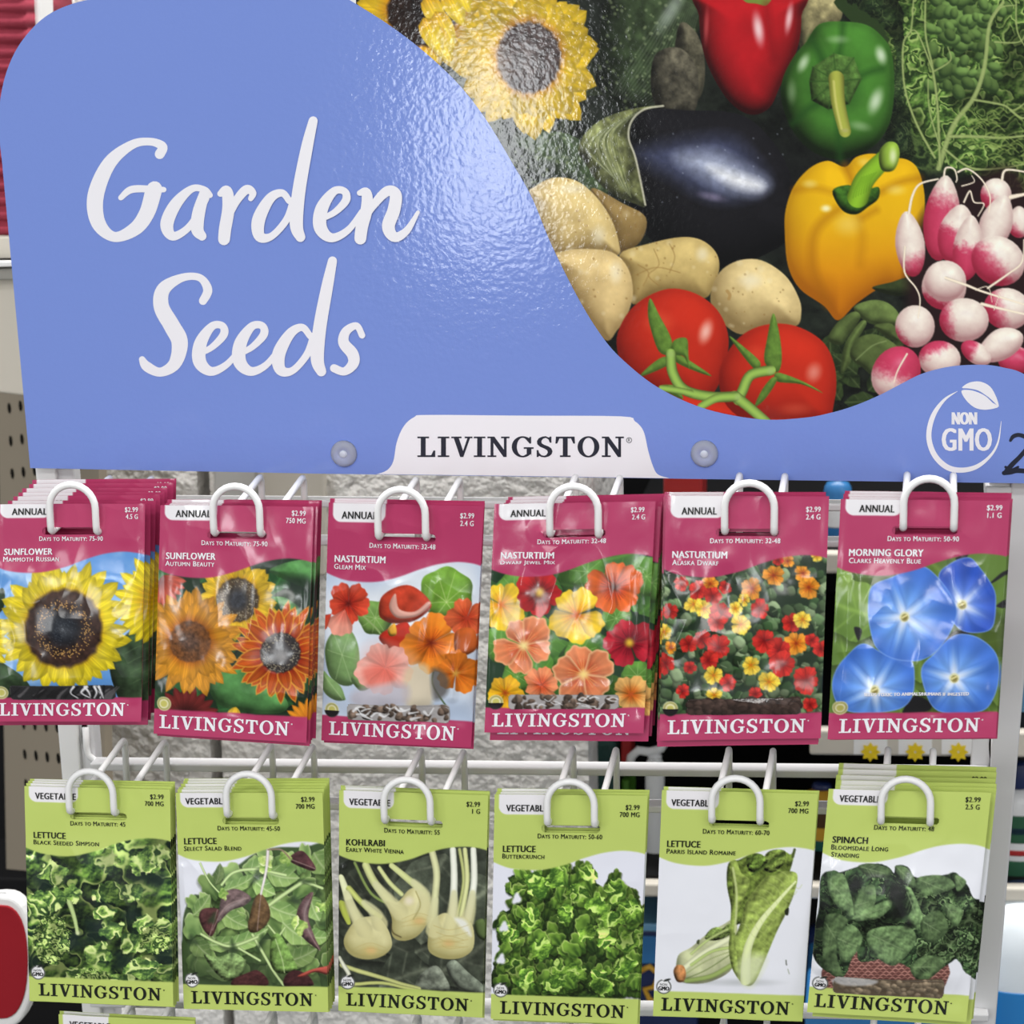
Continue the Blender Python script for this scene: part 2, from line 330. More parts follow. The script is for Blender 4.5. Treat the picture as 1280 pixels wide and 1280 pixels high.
    # red pepper
    c.blob(D([(45, -30), (430, -30), (432, 60), (425, 150), (400, 230), (350, 330), (310, 410), (240, 437), (160, 390), (90, 280), (55, 180), (42, 60)]), rgb(186, 26, 34), w=42, lx=.1, ly=-.35, amb=.25, dif=.8, noise=.1, nf=.03)
    c.fill(D([(205, -20), (220, 8), (260, 14), (300, 20), (315, -20)]), rgb(120, 140, 60))
    c.stroke(D([(300, 20), (310, 120), (330, 230)]), 9, rgb(130, 14, 22), op=.45, soft=5)
    c.glow(*D([(268, 110)])[0], 10, 30, rgb(255, 236, 236), .85, -.15); c.glow(*D([(385, 70)])[0], 7, 27, rgb(255, 225, 225), .8, .15)
    c.glow(*D([(70, 100)])[0], 5, 34, rgb(230, 110, 110), .5, .05)
    # green pepper
    gp = D([(500, 92), (590, 82), (680, 95), (740, 140), (775, 200), (786, 330), (770, 460), (720, 545), (640, 592), (560, 607), (470, 575), (400, 500), (360, 400), (358, 310), (400, 220), (450, 160)])
    c.blob(gp, rgb(74, 132, 48), w=44, lx=.2, ly=-.45, amb=.25, dif=.85, noise=.12, nf=.04)
    for P, w in (([(470, 150), (500, 200), (520, 250)], 10), ([(740, 262), (690, 275), (640, 300)], 8), ([(580, 605), (575, 540), (575, 440)], 9), ([(400, 470), (450, 420), (490, 395)], 9), ([(590, 90), (585, 150), (575, 210)], 7)):
        c.stroke(D(P), w, rgb(34, 74, 26), op=.6, soft=4)
    c.glow(*D([(560, 320)])[0], 45, 48, rgb(26, 62, 22), .75)
    for x, y, a, b, o, g in ((735, 210, 10, 17, .85, -.3), (715, 385, 12, 24, .8, .35), (440, 240, 9, 18, .7, .45), (570, 150, 20, 8, .35, 0), (655, 480, 20, 9, .35, .2), (395, 350, 9, 22, .3, 0)):
        c.glow(*D([(x, y)])[0], a, b, rgb(226, 240, 214), o, g)
    hx = D([(474, 255), (555, 203), (632, 220), (662, 300), (615, 396), (535, 417), (470, 382), (462, 310)])
    c.blob(hx, rgb(92, 132, 60), w=10, smooth=False, amb=.3, dif=.7, noise=.4, nf=.2)
    for i in range(8): c.stroke([D([(565, 310)])[0], hx[i]], 1.6, rgb(50, 84, 34), op=.8)
    c.stroke(D([(565, 300), (572, 390), (598, 500)]), 20, rgb(150, 156, 66), w2=15, shade=.55); c.stroke(D([(555, 310), (565, 400), (585, 490)]), 3, rgb(214, 210, 120), op=.7)
    c.glow(*D([(598, 497)])[0], 7, 4, rgb(180, 178, 110), .9)
    # aubergine and its calyx
    c.glow(930, 240, 120, 90, rgb(20, 20, 22), .9, 0, .7)
    c.blob([(800, 140), (860, 138), (930, 145), (975, 190), (992, 240), (985, 300), (900, 335), (830, 312), (788, 262), (785, 190)], rgb(27, 26, 30), w=60, amb=.4, dif=.7)
    c.fill([(795, 192), (850, 176), (915, 172), (948, 205), (960, 230), (935, 246), (890, 248), (845, 225)], rgb(72, 78, 108), soft=14, op=.85)
    c.fill([(845, 196), (890, 190), (925, 205), (958, 228), (948, 240), (915, 238), (880, 222)], rgb(176, 184, 206), soft=12, op=.85)
    c.fill([(885, 208), (920, 216), (952, 228), (948, 238), (915, 232)], rgb(246, 248, 252), soft=7, op=.9)
    c.glow(890, 246, 26, 8, rgb(150, 140, 170), .6, .2)
    r = c.box(790, 160, 1000, 260)
    if r:
        n = fbm(X[r]*.12, Y[r]*.12, 4, 9); c.C[r] *= (.82+.36*n)[..., None]
    for k in range(18):
        x = rs.uniform(800, 980); y = rs.uniform(160, 270); c.glow(x, y, 1.6, 1.6, rgb(190, 200, 220), .35, 0, 1)
    cal = A([(1190, 383), (1130, 388), (1060, 400), (975, 430), (910, 480), (880, 545), (905, 590), (950, 660), (1020, 715), (1090, 742), (1125, 748), (1105, 650), (1085, 560), (1062, 500), (1075, 440), (1120, 402)])
    c.blob(cal, rgb(132, 138, 88), w=26, lx=-.1, noise=.7, nf=.09, amb=.35, dif=.7)
    for k in range(26):
        a = k/25; c.stroke(A([(1100-120*a, 405+60*a), (1010-90*a+20*math.sin(k), 500+40*a), (1075-70*a, 720-80*a)]), 1.1, rgb(196, 200, 160) if k % 2 else rgb(62, 72, 40), op=.5)
    c.stroke(A([(1190, 385), (1120, 398), (1075, 440), (1064, 500), (1088, 570), (1108, 660), (1125, 745)]), 2.4, rgb(206, 204, 180), op=.9)
    # potatoes
    pot = rgb(226, 200, 134)
    def potato(P, col=pot, w=36, sd=0):
        P = B(P); c.blob(P, col, w=w, lx=.35, ly=-.55, amb=.42, dif=.66, noise=.16, nf=.06, seed=sd, dark=col*np.array([.32, .26, .16]))
        c.speck(P, rgb(140, 106, 56), 26, .8, 2.2, .55); c.speck(P, rgb(250, 240, 205), 14, 2, 6, .25)
    potato([(300, 170), (420, 225), (510, 280), (490, 370), (410, 415), (360, 330)], rgb(150, 124, 74), 24, 3)
    potato([(60, 200), (90, 160), (160, 128), (245, 140), (320, 200), (380, 290), (408, 380), (400, 425), (300, 410), (180, 430), (110, 350)], sd=1)
    potato([(410, 420), (520, 380), (640, 355), (720, 365), (775, 410), (790, 470), (765, 550), (720, 590), (560, 570), (460, 610), (440, 500)], rgb(218, 192, 122), 34, 2)
    potato([(150, 440), (200, 408), (280, 400), (380, 412), (440, 470), (461, 560), (440, 650), (400, 710), (350, 745), (230, 600)], rgb(230, 202, 140), 36, 4)
    potato([(757, 570), (790, 490), (860, 445), (950, 443), (1040, 500), (1090, 580), (1102, 640), (1080, 695), (960, 705), (870, 725), (800, 680), (765, 630)], rgb(236, 212, 150), 46, 5)
    for x, y, a, b in ((330, 350, 14, 18), (395, 490, 12, 20), (725, 420, 12, 14), (910, 520, 22, 14), (230, 170, 26, 10)): c.glow(*B([(x, y)])[0], a, b, rgb(252, 246, 222), .55)
    for P in ([(480, 460), (520, 490), (500, 540)], [(540, 400), (560, 460), (520, 500), (560, 540)], [(600, 380), (620, 430), (600, 490)], [(470, 500), (550, 470), (640, 490)]): c.stroke(B(P), 1.2, rgb(150, 116, 62), op=.6)
    c.stroke(B([(820, 560), (830, 575), (826, 590)]), 4, rgb(170, 134, 76), op=.7)
    # radish leaves and yellow pepper
    yp = E([(88, 330), (130, 210), (210, 120), (300, 84), (385, 115), (440, 66), (520, 48), (620, 66), (700, 80), (752, 130), (782, 250), (780, 400), (760, 600), (660, 700), (560, 720), (440, 800), (350, 882), (280, 810), (160, 725), (100, 610), (84, 450)])
    def ytint(x, y, cc, sd):
        t = sstep(250, 390, y); return cc*lerp(np.array([1., 1, 1]), np.array([.92, .72, .55]), t[..., None])
    c.blob(yp, rgb(244, 192, 22), w=44, lx=.25, ly=-.5, amb=.42, dif=.62, tint=ytint, noise=.05, nf=.03, dark=rgb(136, 84, 8))
    for P, w, o in (([(385, 110), (415, 170), (430, 230)], 9, .55), ([(350, 330), (270, 390), (225, 480), (230, 640), (300, 800)], 12, .4), ([(540, 330), (520, 340), (470, 370)], 7, .45), ([(130, 230), (230, 220), (320, 240)], 6, .4), ([(760, 170), (660, 190), (560, 240)], 7, .5), ([(440, 350), (470, 460), (460, 600)], 11, .22)):
        c.stroke(E(P), w, rgb(160, 96, 6), op=o, soft=5)
    for x, y, a, b, o in ((290, 322, 10, 7, .95), (210, 200, 14, 8, .4), (400, 400, 26, 22, .3), (640, 230, 18, 10, .35), (480, 90, 12, 9, .3)): c.glow(*E([(x, y)])[0], a, b, rgb(255, 250, 200), o)
    c.blob(E([(322, 235), (400, 205), (480, 230), (552, 215), (552, 272), (500, 315), (440, 352), (370, 330)]), rgb(58, 100, 32), w=10, noise=.5, nf=.15)
    c.stroke(E([(450, 265), (480, 185), (540, 115), (600, 60)]), 27, rgb(126, 170, 42), w2=22, shade=.5)
    c.blob(E([(560, 30), (600, -10), (645, 0), (658, 60), (630, 130), (575, 135), (555, 90)]), rgb(160, 196, 72), w=13, ly=-.4); c.glow(*E([(625, 60)])[0], 7, 15, rgb(234, 244, 200), .8)
    for k in range(7): c.stroke(E([(425+k*13, 270-k*6), (440+k*12, 220-k*6), (470+k*12, 165-k*4)]), 1, rgb(84, 130, 24), op=.5)
    for k in range(26): c.leaf(rs.uniform(1030, 1130), rs.uniform(392, 530), 40, 24, rs.uniform(0, 6), rgb(66, 86, 44), rgb(24, 34, 20), rgb(104, 122, 74), k, 3, op=.8)
    for P, q in (([(430, 815), (520, 780), (600, 795), (655, 850), (650, 905), (540, 905), (470, 875)], 1), ([(300, 975), (350, 890), (430, 838), (462, 870), (400, 960), (360, 1005)], .9), ([(365, 1145), (385, 1000), (460, 890), (492, 900), (430, 1010), (410, 1095)], .95), ([(410, 1060), (440, 980), (520, 950), (605, 980), (645, 1035), (545, 1160), (470, 1115)], .85), ([(520, 720), (620, 690), (700, 670), (720, 740), (640, 760)], .55), ([(530, 910), (620, 900), (660, 980), (600, 970)], .8)):
        c.blob(E(P), rgb(112, 134, 72)*q, w=12, noise=.25, nf=.08, amb=.45, dif=.6)
    c.stroke(E([(440, 1080), (520, 1010), (590, 985)]), 1.5, rgb(150, 170, 110), op=.6)
    # radishes: white tips, pink shoulders
    c.fill(E([(700, 560), (800, 320), (1000, 180), (1290, 200), (1290, 1200), (720, 1220), (700, 900)]), rgb(40, 22, 24), op=.9, soft=8)
    c.glow(1215, 420, 60, 60, rgb(30, 18, 20), .5)
    def radish(cx, cy, rx, ry, ang, pa, lo, hi, pk=rgb(206, 66, 104)):
        t = np.linspace(0, 2*math.pi, 26, endpoint=False); ca, sa = math.cos(ang), math.sin(ang)
        tp = 1-.28*np.clip(np.sin(t)*(-1 if math.sin(pa) > .3 else 0), 0, 1)**1.5*(max(rx, ry)/min(rx, ry) > 1.25)
        P = np.stack([cx+np.cos(t)*tp*rx*ca-np.sin(t)*ry*sa, cy+np.cos(t)*rx*sa+np.sin(t)*ry*ca], 1)
        ux, uy = math.cos(pa), math.sin(pa); q = max(rx, ry)/4; cx4, cy4 = E([(cx, cy)])[0]
        def tint(x, y, cc, sd):
            u = ((x-cx4)*ux+(y-cy4)*uy)/q+.35*(fbm(x*.25, y*.25, 3, cx)-.5)
            k = sstep(lo, hi, u)[..., None]; return cc*lerp(np.array([1., 1., 1.]), pk/np.array([.96, .93, .9]), k)
        c.blob(E(P), rgb(250, 240, 226), w=min(rx, ry)/4*.95, lx=.1, ly=-.5, amb=.42, dif=.62, tint=tint, smooth=False, spec=.25, sp=40, noise=.1, nf=.1, dark=rgb(120, 52, 62))
    S, U, W_, R_ = math.pi/2, -math.pi/2, math.pi, 0.
    for a in ((1140, 255, 78, 84, 0, 2.2, -.1, .6), (1255, 390, 60, 80, 0, 2.4, .1, .8), (870, 370, 92, 215, .1, 1.9, -.75, -.1), (945, 450, 95, 150, .2, 2., -.3, .15), (1140, 400, 82, 150, .35, 1.9, .7, 1.2), (1000, 520, 76, 165, .12, 1.75, -.25, .2), (710, 500, 74, 165, -.12, 1.2, .15, .9),
              (1150, 585, 138, 122, .5, 2.4, -.3, .5), (1195, 825, 118, 105, .2, 2.9, -.1, .7), (880, 715, 112, 115, 0, 2., .35, .8), (885, 685, 106, 103, 0, 2.1, .9, 1.3), (980, 880, 124, 110, 0, 3., .25, .9), (1240, 1080, 90, 70, 0, 2, -1, -.5), (735, 912, 99, 106, 0, 2.5, .55, 1.),
              (1160, 1005, 125, 76, -.45, 2.7, .5, 1.1), (1040, 1045, 84, 52, .6, 3.6, -.1, .4), (858, 1075, 106, 92, .1, -2., .1, .7), (640, 1145, 118, 140, .55, -1.2, -.55, .2)): radish(*a)
    wr = rgb(240, 226, 204)
    for P, w in (([(705, 345), (722, 260), (760, 200), (850, 175)], 3.6), ([(880, 160), (890, 120), (930, 125), (945, 170), (940, 190)], 2.6), ([(950, 140), (1000, 125), (1070, 180), (1110, 260), (1105, 340)], 2.6), ([(970, 210), (1030, 190), (1020, 160)], 1.8), ([(980, 290), (1010, 235), (1030, 290), (1080, 300), (1050, 360)], 2.4), ([(685, 515), (683, 640), (740, 720), (760, 780), (750, 870)], 2.6),
                 ([(890, 670), (990, 705), (1080, 740), (1290, 805)], 4.), ([(1070, 800), (1150, 820), (1280, 850)], 4.5), ([(695, 1050), (650, 1130), (630, 1190)], 2.4), ([(1100, 720), (1200, 650), (1270, 590), (1280, 480)], 3.), ([(1170, 180), (1190, 130), (1290, 140)], 3.6), ([(1215, 265), (1290, 250)], 6.), ([(1040, 730), (1100, 715), (1120, 790)], 1.4), ([(1130, 830), (1160, 745)], 1.2)):
        c.stroke(E(P), w, wr, w2=w*.55, shade=.25)
    # tomatoes on the vine
    for P, hx_ in (([(398, 760), (430, 660), (500, 590), (600, 551), (700, 570), (780, 630), (822, 720), (818, 820), (780, 930), (700, 1000), (560, 960), (440, 880)], (738, 715, 12, 22, .75)), ([(560, 930), (700, 940), (900, 1010), (1000, 1060), (700, 1060)], None), ([(788, 880), (830, 780), (900, 712), (1000, 684), (1100, 700), (1190, 760), (1232, 860), (1228, 980), (1180, 1070), (950, 1075), (820, 1000)], (1150, 870, 14, 18, .45))):
        c.blob(B(P), rgb(204, 48, 28), w=52, lx=.2, ly=-.45, amb=.36, dif=.68, noise=.06, nf=.03, dark=rgb(72, 8, 6))
        if hx_: c.glow(*B([hx_[:2]])[0], hx_[2], hx_[3], rgb(255, 225, 210), hx_[4], .3)
    c.glow(*B([(560, 680)])[0], 26, 20, rgb(240, 110, 74), .4); c.glow(*B([(930, 800)])[0], 20, 16, rgb(240, 100, 66), .3); c.glow(*B([(1080, 1010)])[0], 30, 12, rgb(236, 110, 80), .35)
    g1, g2 = rgb(104, 142, 56), rgb(66, 100, 36)
    for P in ([(527, 588), (560, 650), (608, 745), (600, 800), (560, 790), (530, 710), (517, 640)], [(488, 885), (530, 840), (580, 810), (610, 830), (560, 860)], [(760, 884), (700, 840), (630, 800), (625, 830), (690, 862)], [(665, 740), (672, 800), (676, 860), (655, 810), (610, 800), (615, 750)], [(560, 925), (620, 920), (650, 960), (640, 970)],
              [(995, 645), (1018, 720), (1028, 820), (1010, 870), (962, 830), (972, 740)], [(828, 733), (880, 770), (945, 830), (930, 860), (890, 820)], [(1183, 948), (1110, 905), (1010, 870), (1010, 905), (1100, 915)], [(925, 1000), (950, 940), (990, 890), (1010, 900), (965, 970)]):
        c.blob(B(P), g1, w=7, amb=.45, dif=.6, noise=.3, nf=.15, dark=g2*.5)
    for P, w, w2 in (([(605, 800), (612, 870), (655, 935), (750, 962), (850, 962)], 13, 13), ([(985, 862), (910, 880), (878, 940), (862, 975)], 13, 13), ([(850, 962), (900, 1000), (970, 1060)], 14, 12), ([(720, 1000), (780, 968), (850, 962)], 9, 12), ([(570, 930), (640, 940), (680, 950)], 7, 9)):
        c.stroke(B(P), w, rgb(132, 166, 76), w2=w2, shade=.6)
    for x, y in ((605, 800), (985, 865), (860, 965)): c.glow(*B([(x, y)])[0], 7, 7, rgb(160, 190, 110), .8)
    return c
BLUE_EDGE = [(-30, -60), (405, -18), (437, 0), (489, 33), (533, 67), (574, 106), (608, 150), (640, 203), (665, 247), (689, 305), (723, 373), (753, 421), (781, 452), (824, 485), (882, 511), (950, 524), (1006, 522), (1042, 515), (1072, 505.5), (1100, 493.5), (1125, 480.5), (1150, 468), (1175, 460.5), (1200, 456.7), (1232, 456), (1255, 459.5), (1280, 467.5), (1330, 500)]
# print registration corners (TL, TR, BL, BR) of the front packet of each stack, in its own trace frame
# key: (origin x, origin y, corners, cut line at the top, number in the stack, spacing, category words)
TS = 3.5547
PK = {
 'sun':   (0, 570, [(-18, 187), (647, 183), (-35, 1168), (628, 1168)], .028, 8, .0086),
 'aut':   (180, 590, [(75, 118), (755, 126), (43, 1150), (722, 1192)], .027, 5, .0038),
 'gle':   (390, 590, [(75, 122), (765, 136), (42, 1180), (708, 1212)], .013, 3, .0028),
 'jew':   (600, 590, [(65, 122), (782, 108), (20, 1145), (727, 1148)], .02, 6, .0054),
 'ala':   (810, 590, [(80, 105), (805, 108), (50, 1180), (768, 1170)], 0., 5, .0036),
 'mor':   (1020, 590, [(112, 93), (864, 100), (52, 1175), (800, 1168)], .025, 4, .0066),
 'bss':   (0, 920, [(108, 203), (755, 218), (131, 1165), (770, 1192)], .02, 4, .003),
 'sal':   (200, 920, [(68, 228), (722, 226), (106, 1200), (748, 1215)], .025, 6, .004),
 'koh':   (400, 920, [(85, 228), (748, 250), (82, 1208), (722, 1240)], .013, 3, .003),
 'but':   (600, 920, [(65, 256), (745, 262), (48, 1245), (700, 1270)], .003, 3, .0032),
 'rom':   (800, 920, [(98, 230), (792, 246), (58, 1232), (722, 1255)], .01, 2, .0035),
 'low':   (0, 1200, [(259, 222), (864, 252), (300, 1175), (889, 1205)], .02, 2, .004),
 'spi':   (1000, 920, [(130, 212), (852, 228), (32, 1215), (740, 1258)], .023, 7, .0074),
}
MAG, LIME = rgb(182, 62, 104), rgb(194, 212, 114)
WAVE = catmull([(-.05, .285), (0, .302), (.1, .325), (.22, .334), (.34, .331), (.48, .308), (.6, .278), (.72, .254), (.84, .243), (.94, .247), (1., .256), (1.05, .266)], 6, False)
def ell(cx, cy, rx, ry, a=0., n=24, wob=0., k=5, ph=0.):
    t = np.linspace(0, 2*math.pi, n, endpoint=False); q = 1+wob*np.sin(k*t+ph)
    x = np.cos(t)*rx*q; y = np.sin(t)*ry*q; c, z = math.cos(a), math.sin(a)
    return np.stack([cx+x*c-y*z, cy+x*z+y*c], 1)
def nast(c, x, y, r, ci, co, ctr, rot=0., sq=1., seed=0, n=5, edge=None):
    rs = np.random.RandomState(seed+int(x)+int(y)*7); n_ = n
    for i in rs.permutation(n):
        a = i*2*math.pi/n+rot+rs.uniform(-.16, .16); d = rs.uniform(.86, 1.06)
        c.fan(x, y, a, r*rs.uniform(.82, 1.06), math.pi/n*rs.uniform(1.05, 1.25), np.array(ci)*d, np.array(co)*d, edge, sq, int(seed*31+i+x), .12)
    if ctr is not None:
        c.glow(x, y, r*.26, r*.24, ctr, .7)
        for i in range(n):
            a = i*2*math.pi/n+rot
            for q in (-.2, 0, .2): c.stroke([(x, y), (x+r*.5*math.cos(a+q), y+r*.5*math.sin(a+q)*sq)], r*.04, ctr, w2=r*.01, op=.5)
def art_sun(c):
    c.C[:] = rgb(112, 168, 226); n = fbm(c.X*.006, c.Y*.008, 4, 2)
    c.C[:] = lerp(rgb(96, 152, 218), rgb(190, 214, 240), sstep(.35, .8, n)[..., None])
    for P, q in (([(660, 760), (560, 790), (500, 880), (510, 1000), (540, 1090), (670, 1090)], 1), ([(-60, 900), (60, 930), (140, 1000), (130, 1090), (-60, 1090)], .9), ([(-60, 640), (15, 580), (30, 640), (5, 690), (-60, 720)], .8)):
        c.blob(P, rgb(62, 84, 56)*q, w=60, noise=.5, nf=.02, amb=.5, dif=.6)
    for k in range(5): c.stroke([(560+k*10, 820+k*45), (620, 790+k*50), (665, 785+k*50)], 3, rgb(96, 120, 84), op=.6)
    ci, co = rgb(232, 168, 20), rgb(252, 228, 44)
    for k in range(13):
        c.petal(735, 640, 2.0+k*.19, 60, 215+20*math.sin(k*3), 62, ci, co, tip=.5, vein=.2)
    for k in range(5): c.petal(-120, 820, -.6+k*.28, 40, 180, 60, ci, co, vein=.2)
    c.sunflower(297, 755, 172, 300, 26, 78, ci, co, rgb(60, 42, 36), seed=4, rings=2, disk2=rgb(34, 32, 36), jit=.07, tip=.5)
    c.glow(297, 750, 88, 88, rgb(36, 44, 54), .7, 0, 1)
    rs = np.random.RandomState(5)
    for k in range(260):
        a = rs.uniform(0, 6.3); r = rs.normal(108, 13); c.glow(297+r*math.cos(a), 758+r*math.sin(a), 3.6, 3.6, rgb(206, 160, 92), .9, 0, 1)
    for k in range(120):
        a = rs.uniform(0, 6.3); r = rs.uniform(0, 80); c.glow(297+r*math.cos(a), 752+r*math.sin(a), 3, 3, rgb(90, 96, 104), .5, 0, 1)
def leaves(c, n, x0, y0, x1, y1, L, col, dark, seed, op=1., vein=None, fat=.7):
    rs = np.random.RandomState(seed)
    for k in range(n):
        d = rs.uniform(.6, 1.1); l = L*rs.uniform(.7, 1.3)
        c.leaf(rs.uniform(x0, x1), rs.uniform(y0, y1), l, l*fat*rs.uniform(.8, 1.2), rs.uniform(0, 6.28), np.array(col)*d, np.array(dark)*d, np.array(col if vein is None else vein)*1.15*d, k+seed, 4, rs.uniform(-.06, .06), op)
def art_aut(c):
    c.C[:] = rgb(34, 52, 36); leaves(c, 34, 30, 380, 780, 1100, 190, rgb(62, 116, 62), rgb(30, 58, 36), 3)
    for P in ([(560, 430), (680, 390), (770, 400), (770, 520), (680, 500), (610, 470)], [(300, 920), (400, 860), (520, 880), (640, 1010), (600, 1070), (420, 1060), (330, 1020)], [(560, 560), (640, 560), (720, 640), (640, 650)]):
        c.blob(P, rgb(92, 150, 84), w=60, noise=.35, nf=.015, amb=.5, dif=.55)
    c.fill([(620, 490), (700, 460), (770, 500), (770, 630), (680, 610)], rgb(40, 52, 44), soft=20, op=.7)
    for k in range(9): c.petal(60, 470, .1+k*.24, 10, 130, 46, rgb(150, 52, 44), rgb(208, 92, 72))
    for k in range(9): c.petal(190, 1090, -2.9+k*.33, 20, 150, 50, rgb(66, 26, 26), rgb(120, 44, 42))
    for k in range(8): c.petal(740, 1120, -2.9+k*.3, 10, 120, 40, rgb(214, 110, 20), rgb(240, 150, 40))
    c.petal(395, 1100, -1.3, 0, 60, 60, rgb(236, 180, 40), rgb(250, 200, 60))
    c.sunflower(420, 562, 96, 190, 20, 62, rgb(226, 160, 20), rgb(250, 206, 50), rgb(74, 60, 44), seed=8, disk2=rgb(52, 54, 60), jit=.14)
    c.sunflower(212, 745, 92, 245, 22, 68, rgb(196, 104, 30), rgb(240, 164, 48), rgb(110, 70, 40), seed=9, rings=3, disk2=rgb(96, 70, 56), jit=.08)
    c.sunflower(612, 795, 88, 222, 25, 52, rgb(176, 44, 24), rgb(214, 96, 34), rgb(46, 40, 40), seed=10, rings=2, disk2=rgb(64, 62, 64), jit=.12, edge=rgb(240, 170, 60))
    rs = np.random.RandomState(2)
    for x, y, R in ((420, 562, 90), (612, 795, 84)):
        for k in range(150):
            a = rs.uniform(0, 6.3); r = R*(.6+.4*rs.rand()); c.glow(x+r*math.cos(a), y+r*math.sin(a), 4, 4, rgb(200, 190, 160), .5, 0, 1)
def roundleaf(c, x, y, r, col, vein, seed=0, op=1., cx=0, cy=0):
    c.blob(ell(x, y, r, r*.95, seed, 26, .05, 6, seed), np.array(col), w=r*.5, lx=-.2, noise=.25, nf=.02, amb=.55, dif=.5, op=op)
    for k in range(8):
        a = k*.785+seed; c.stroke([(x+cx, y+cy), (x+r*.85*math.cos(a), y+r*.85*math.sin(a))], r*.035, vein, w2=r*.012, op=.7*op)
def art_gle(c):
    c.C[:] = lerp(rgb(186, 202, 226), rgb(232, 238, 246), sstep(.2, .9, fbm(c.X*.004, c.Y*.004, 2, 5))[..., None])
    roundleaf(c, 600, 530, 118, rgb(128, 178, 66), rgb(196, 220, 140), .4, cx=0, cy=40)
    roundleaf(c, 285, 640, 78, rgb(126, 168, 84), rgb(180, 206, 140), 1.)
    c.blob([(58, 790), (80, 720), (130, 685), (180, 700), (212, 770), (215, 860), (190, 930), (130, 935), (80, 890)], rgb(128, 164, 102), w=60, noise=.2, nf=.02, amb=.62, dif=.42)
    for q in ((70, 780), (100, 710), (170, 700), (205, 820), (180, 920), (110, 910)): c.stroke([(140, 800), q], 4, rgb(170, 196, 140), w2=2, op=.6)
    c.blob([(50, 880), (80, 900), (130, 940), (150, 985), (150, 1005), (100, 1005), (48, 960)], rgb(140, 176, 112), w=40, noise=.2, nf=.02, amb=.6, dif=.42); c.stroke([(60, 900), (100, 950), (140, 1000)], 4, rgb(180, 204, 150), op=.6)
    c.blob([(180, 900), (250, 880), (270, 940), (220, 960)], rgb(130, 166, 100), w=30, amb=.55, dif=.5)
    c.stroke([(230, 630), (300, 700), (360, 800)], 8, rgb(150, 176, 110)); c.stroke([(560, 830), (540, 930), (600, 1040)], 8, rgb(92, 112, 84))
    rd, rd2 = rgb(196, 44, 30), rgb(226, 78, 52)
    nast(c, 165, 575, 92, rd, rd2, rgb(96, 24, 20), .3)
    c.fan(150, 600, 1.9, 120, .75, rgb(224, 110, 92), rgb(240, 160, 140), None, 1., 5, .08); c.fan(90, 620, 2.4, 100, .5, rgb(214, 70, 50), rgb(226, 96, 70), None, 1., 6, .1)
    c.blob([(300, 620), (310, 550), (370, 505), (440, 495), (510, 540), (535, 590), (460, 650), (370, 665), (320, 650)], rd2, w=40, noise=.25, nf=.02, amb=.5, dif=.5)
    c.blob([(345, 590), (375, 530), (390, 600), (460, 610), (520, 565), (530, 580), (470, 630), (380, 640)], rgb(246, 186, 170), w=14, amb=.6, dif=.4)
    c.blob([(300, 730), (340, 690), (430, 660), (450, 760), (430, 800), (350, 780)], rgb(212, 54, 36), w=30, amb=.5, dif=.5); c.blob([(340, 690), (370, 665), (380, 710), (350, 720)], rgb(244, 180, 60), w=14)
    nast(c, 535, 745, 132, rgb(226, 104, 24), rgb(244, 140, 44), rgb(120, 40, 20), .2, seed=3)
    nast(c, 690, 640, 92, rgb(206, 66, 34), rgb(228, 104, 62), rgb(180, 60, 40), .7, seed=4)
    c.blob([(640, 700), (720, 690), (730, 780), (650, 800)], rgb(222, 108, 48), w=30, amb=.5, dif=.5)
    nast(c, 645, 880, 100, rgb(222, 100, 20), rgb(242, 132, 40), rgb(214, 160, 70), 1.1, seed=5)
    nast(c, 330, 860, 128, rgb(226, 104, 88), rgb(242, 168, 154), None, .5, seed=11); c.fill([(215, 790), (300, 740), (450, 790), (470, 850), (420, 920), (300, 960), (230, 930)], rgb(244, 196, 186), soft=24, op=.35); n = fbm(c.X*.02, c.Y*.02, 3, 6)  # pale pink wash puts the film's glare over this flower into the ink
    c.fill([(230, 870), (300, 850), (370, 880), (360, 920), (270, 950)], rgb(226, 92, 76), soft=14, op=.55); c.fill([(250, 800), (330, 790), (400, 830), (300, 850)], rgb(232, 120, 106), soft=18, op=.35)
    c.fill([(420, 870), (520, 850), (535, 1030), (420, 1030)], rgb(222, 204, 170), soft=14, op=.8); c.fill([(200, 960), (420, 930), (410, 1030), (200, 1030)], rgb(190, 182, 192), soft=16, op=.75)
    c.fill([(540, 860), (610, 900), (600, 980), (545, 1000)], rgb(92, 88, 84), soft=12, op=.8)
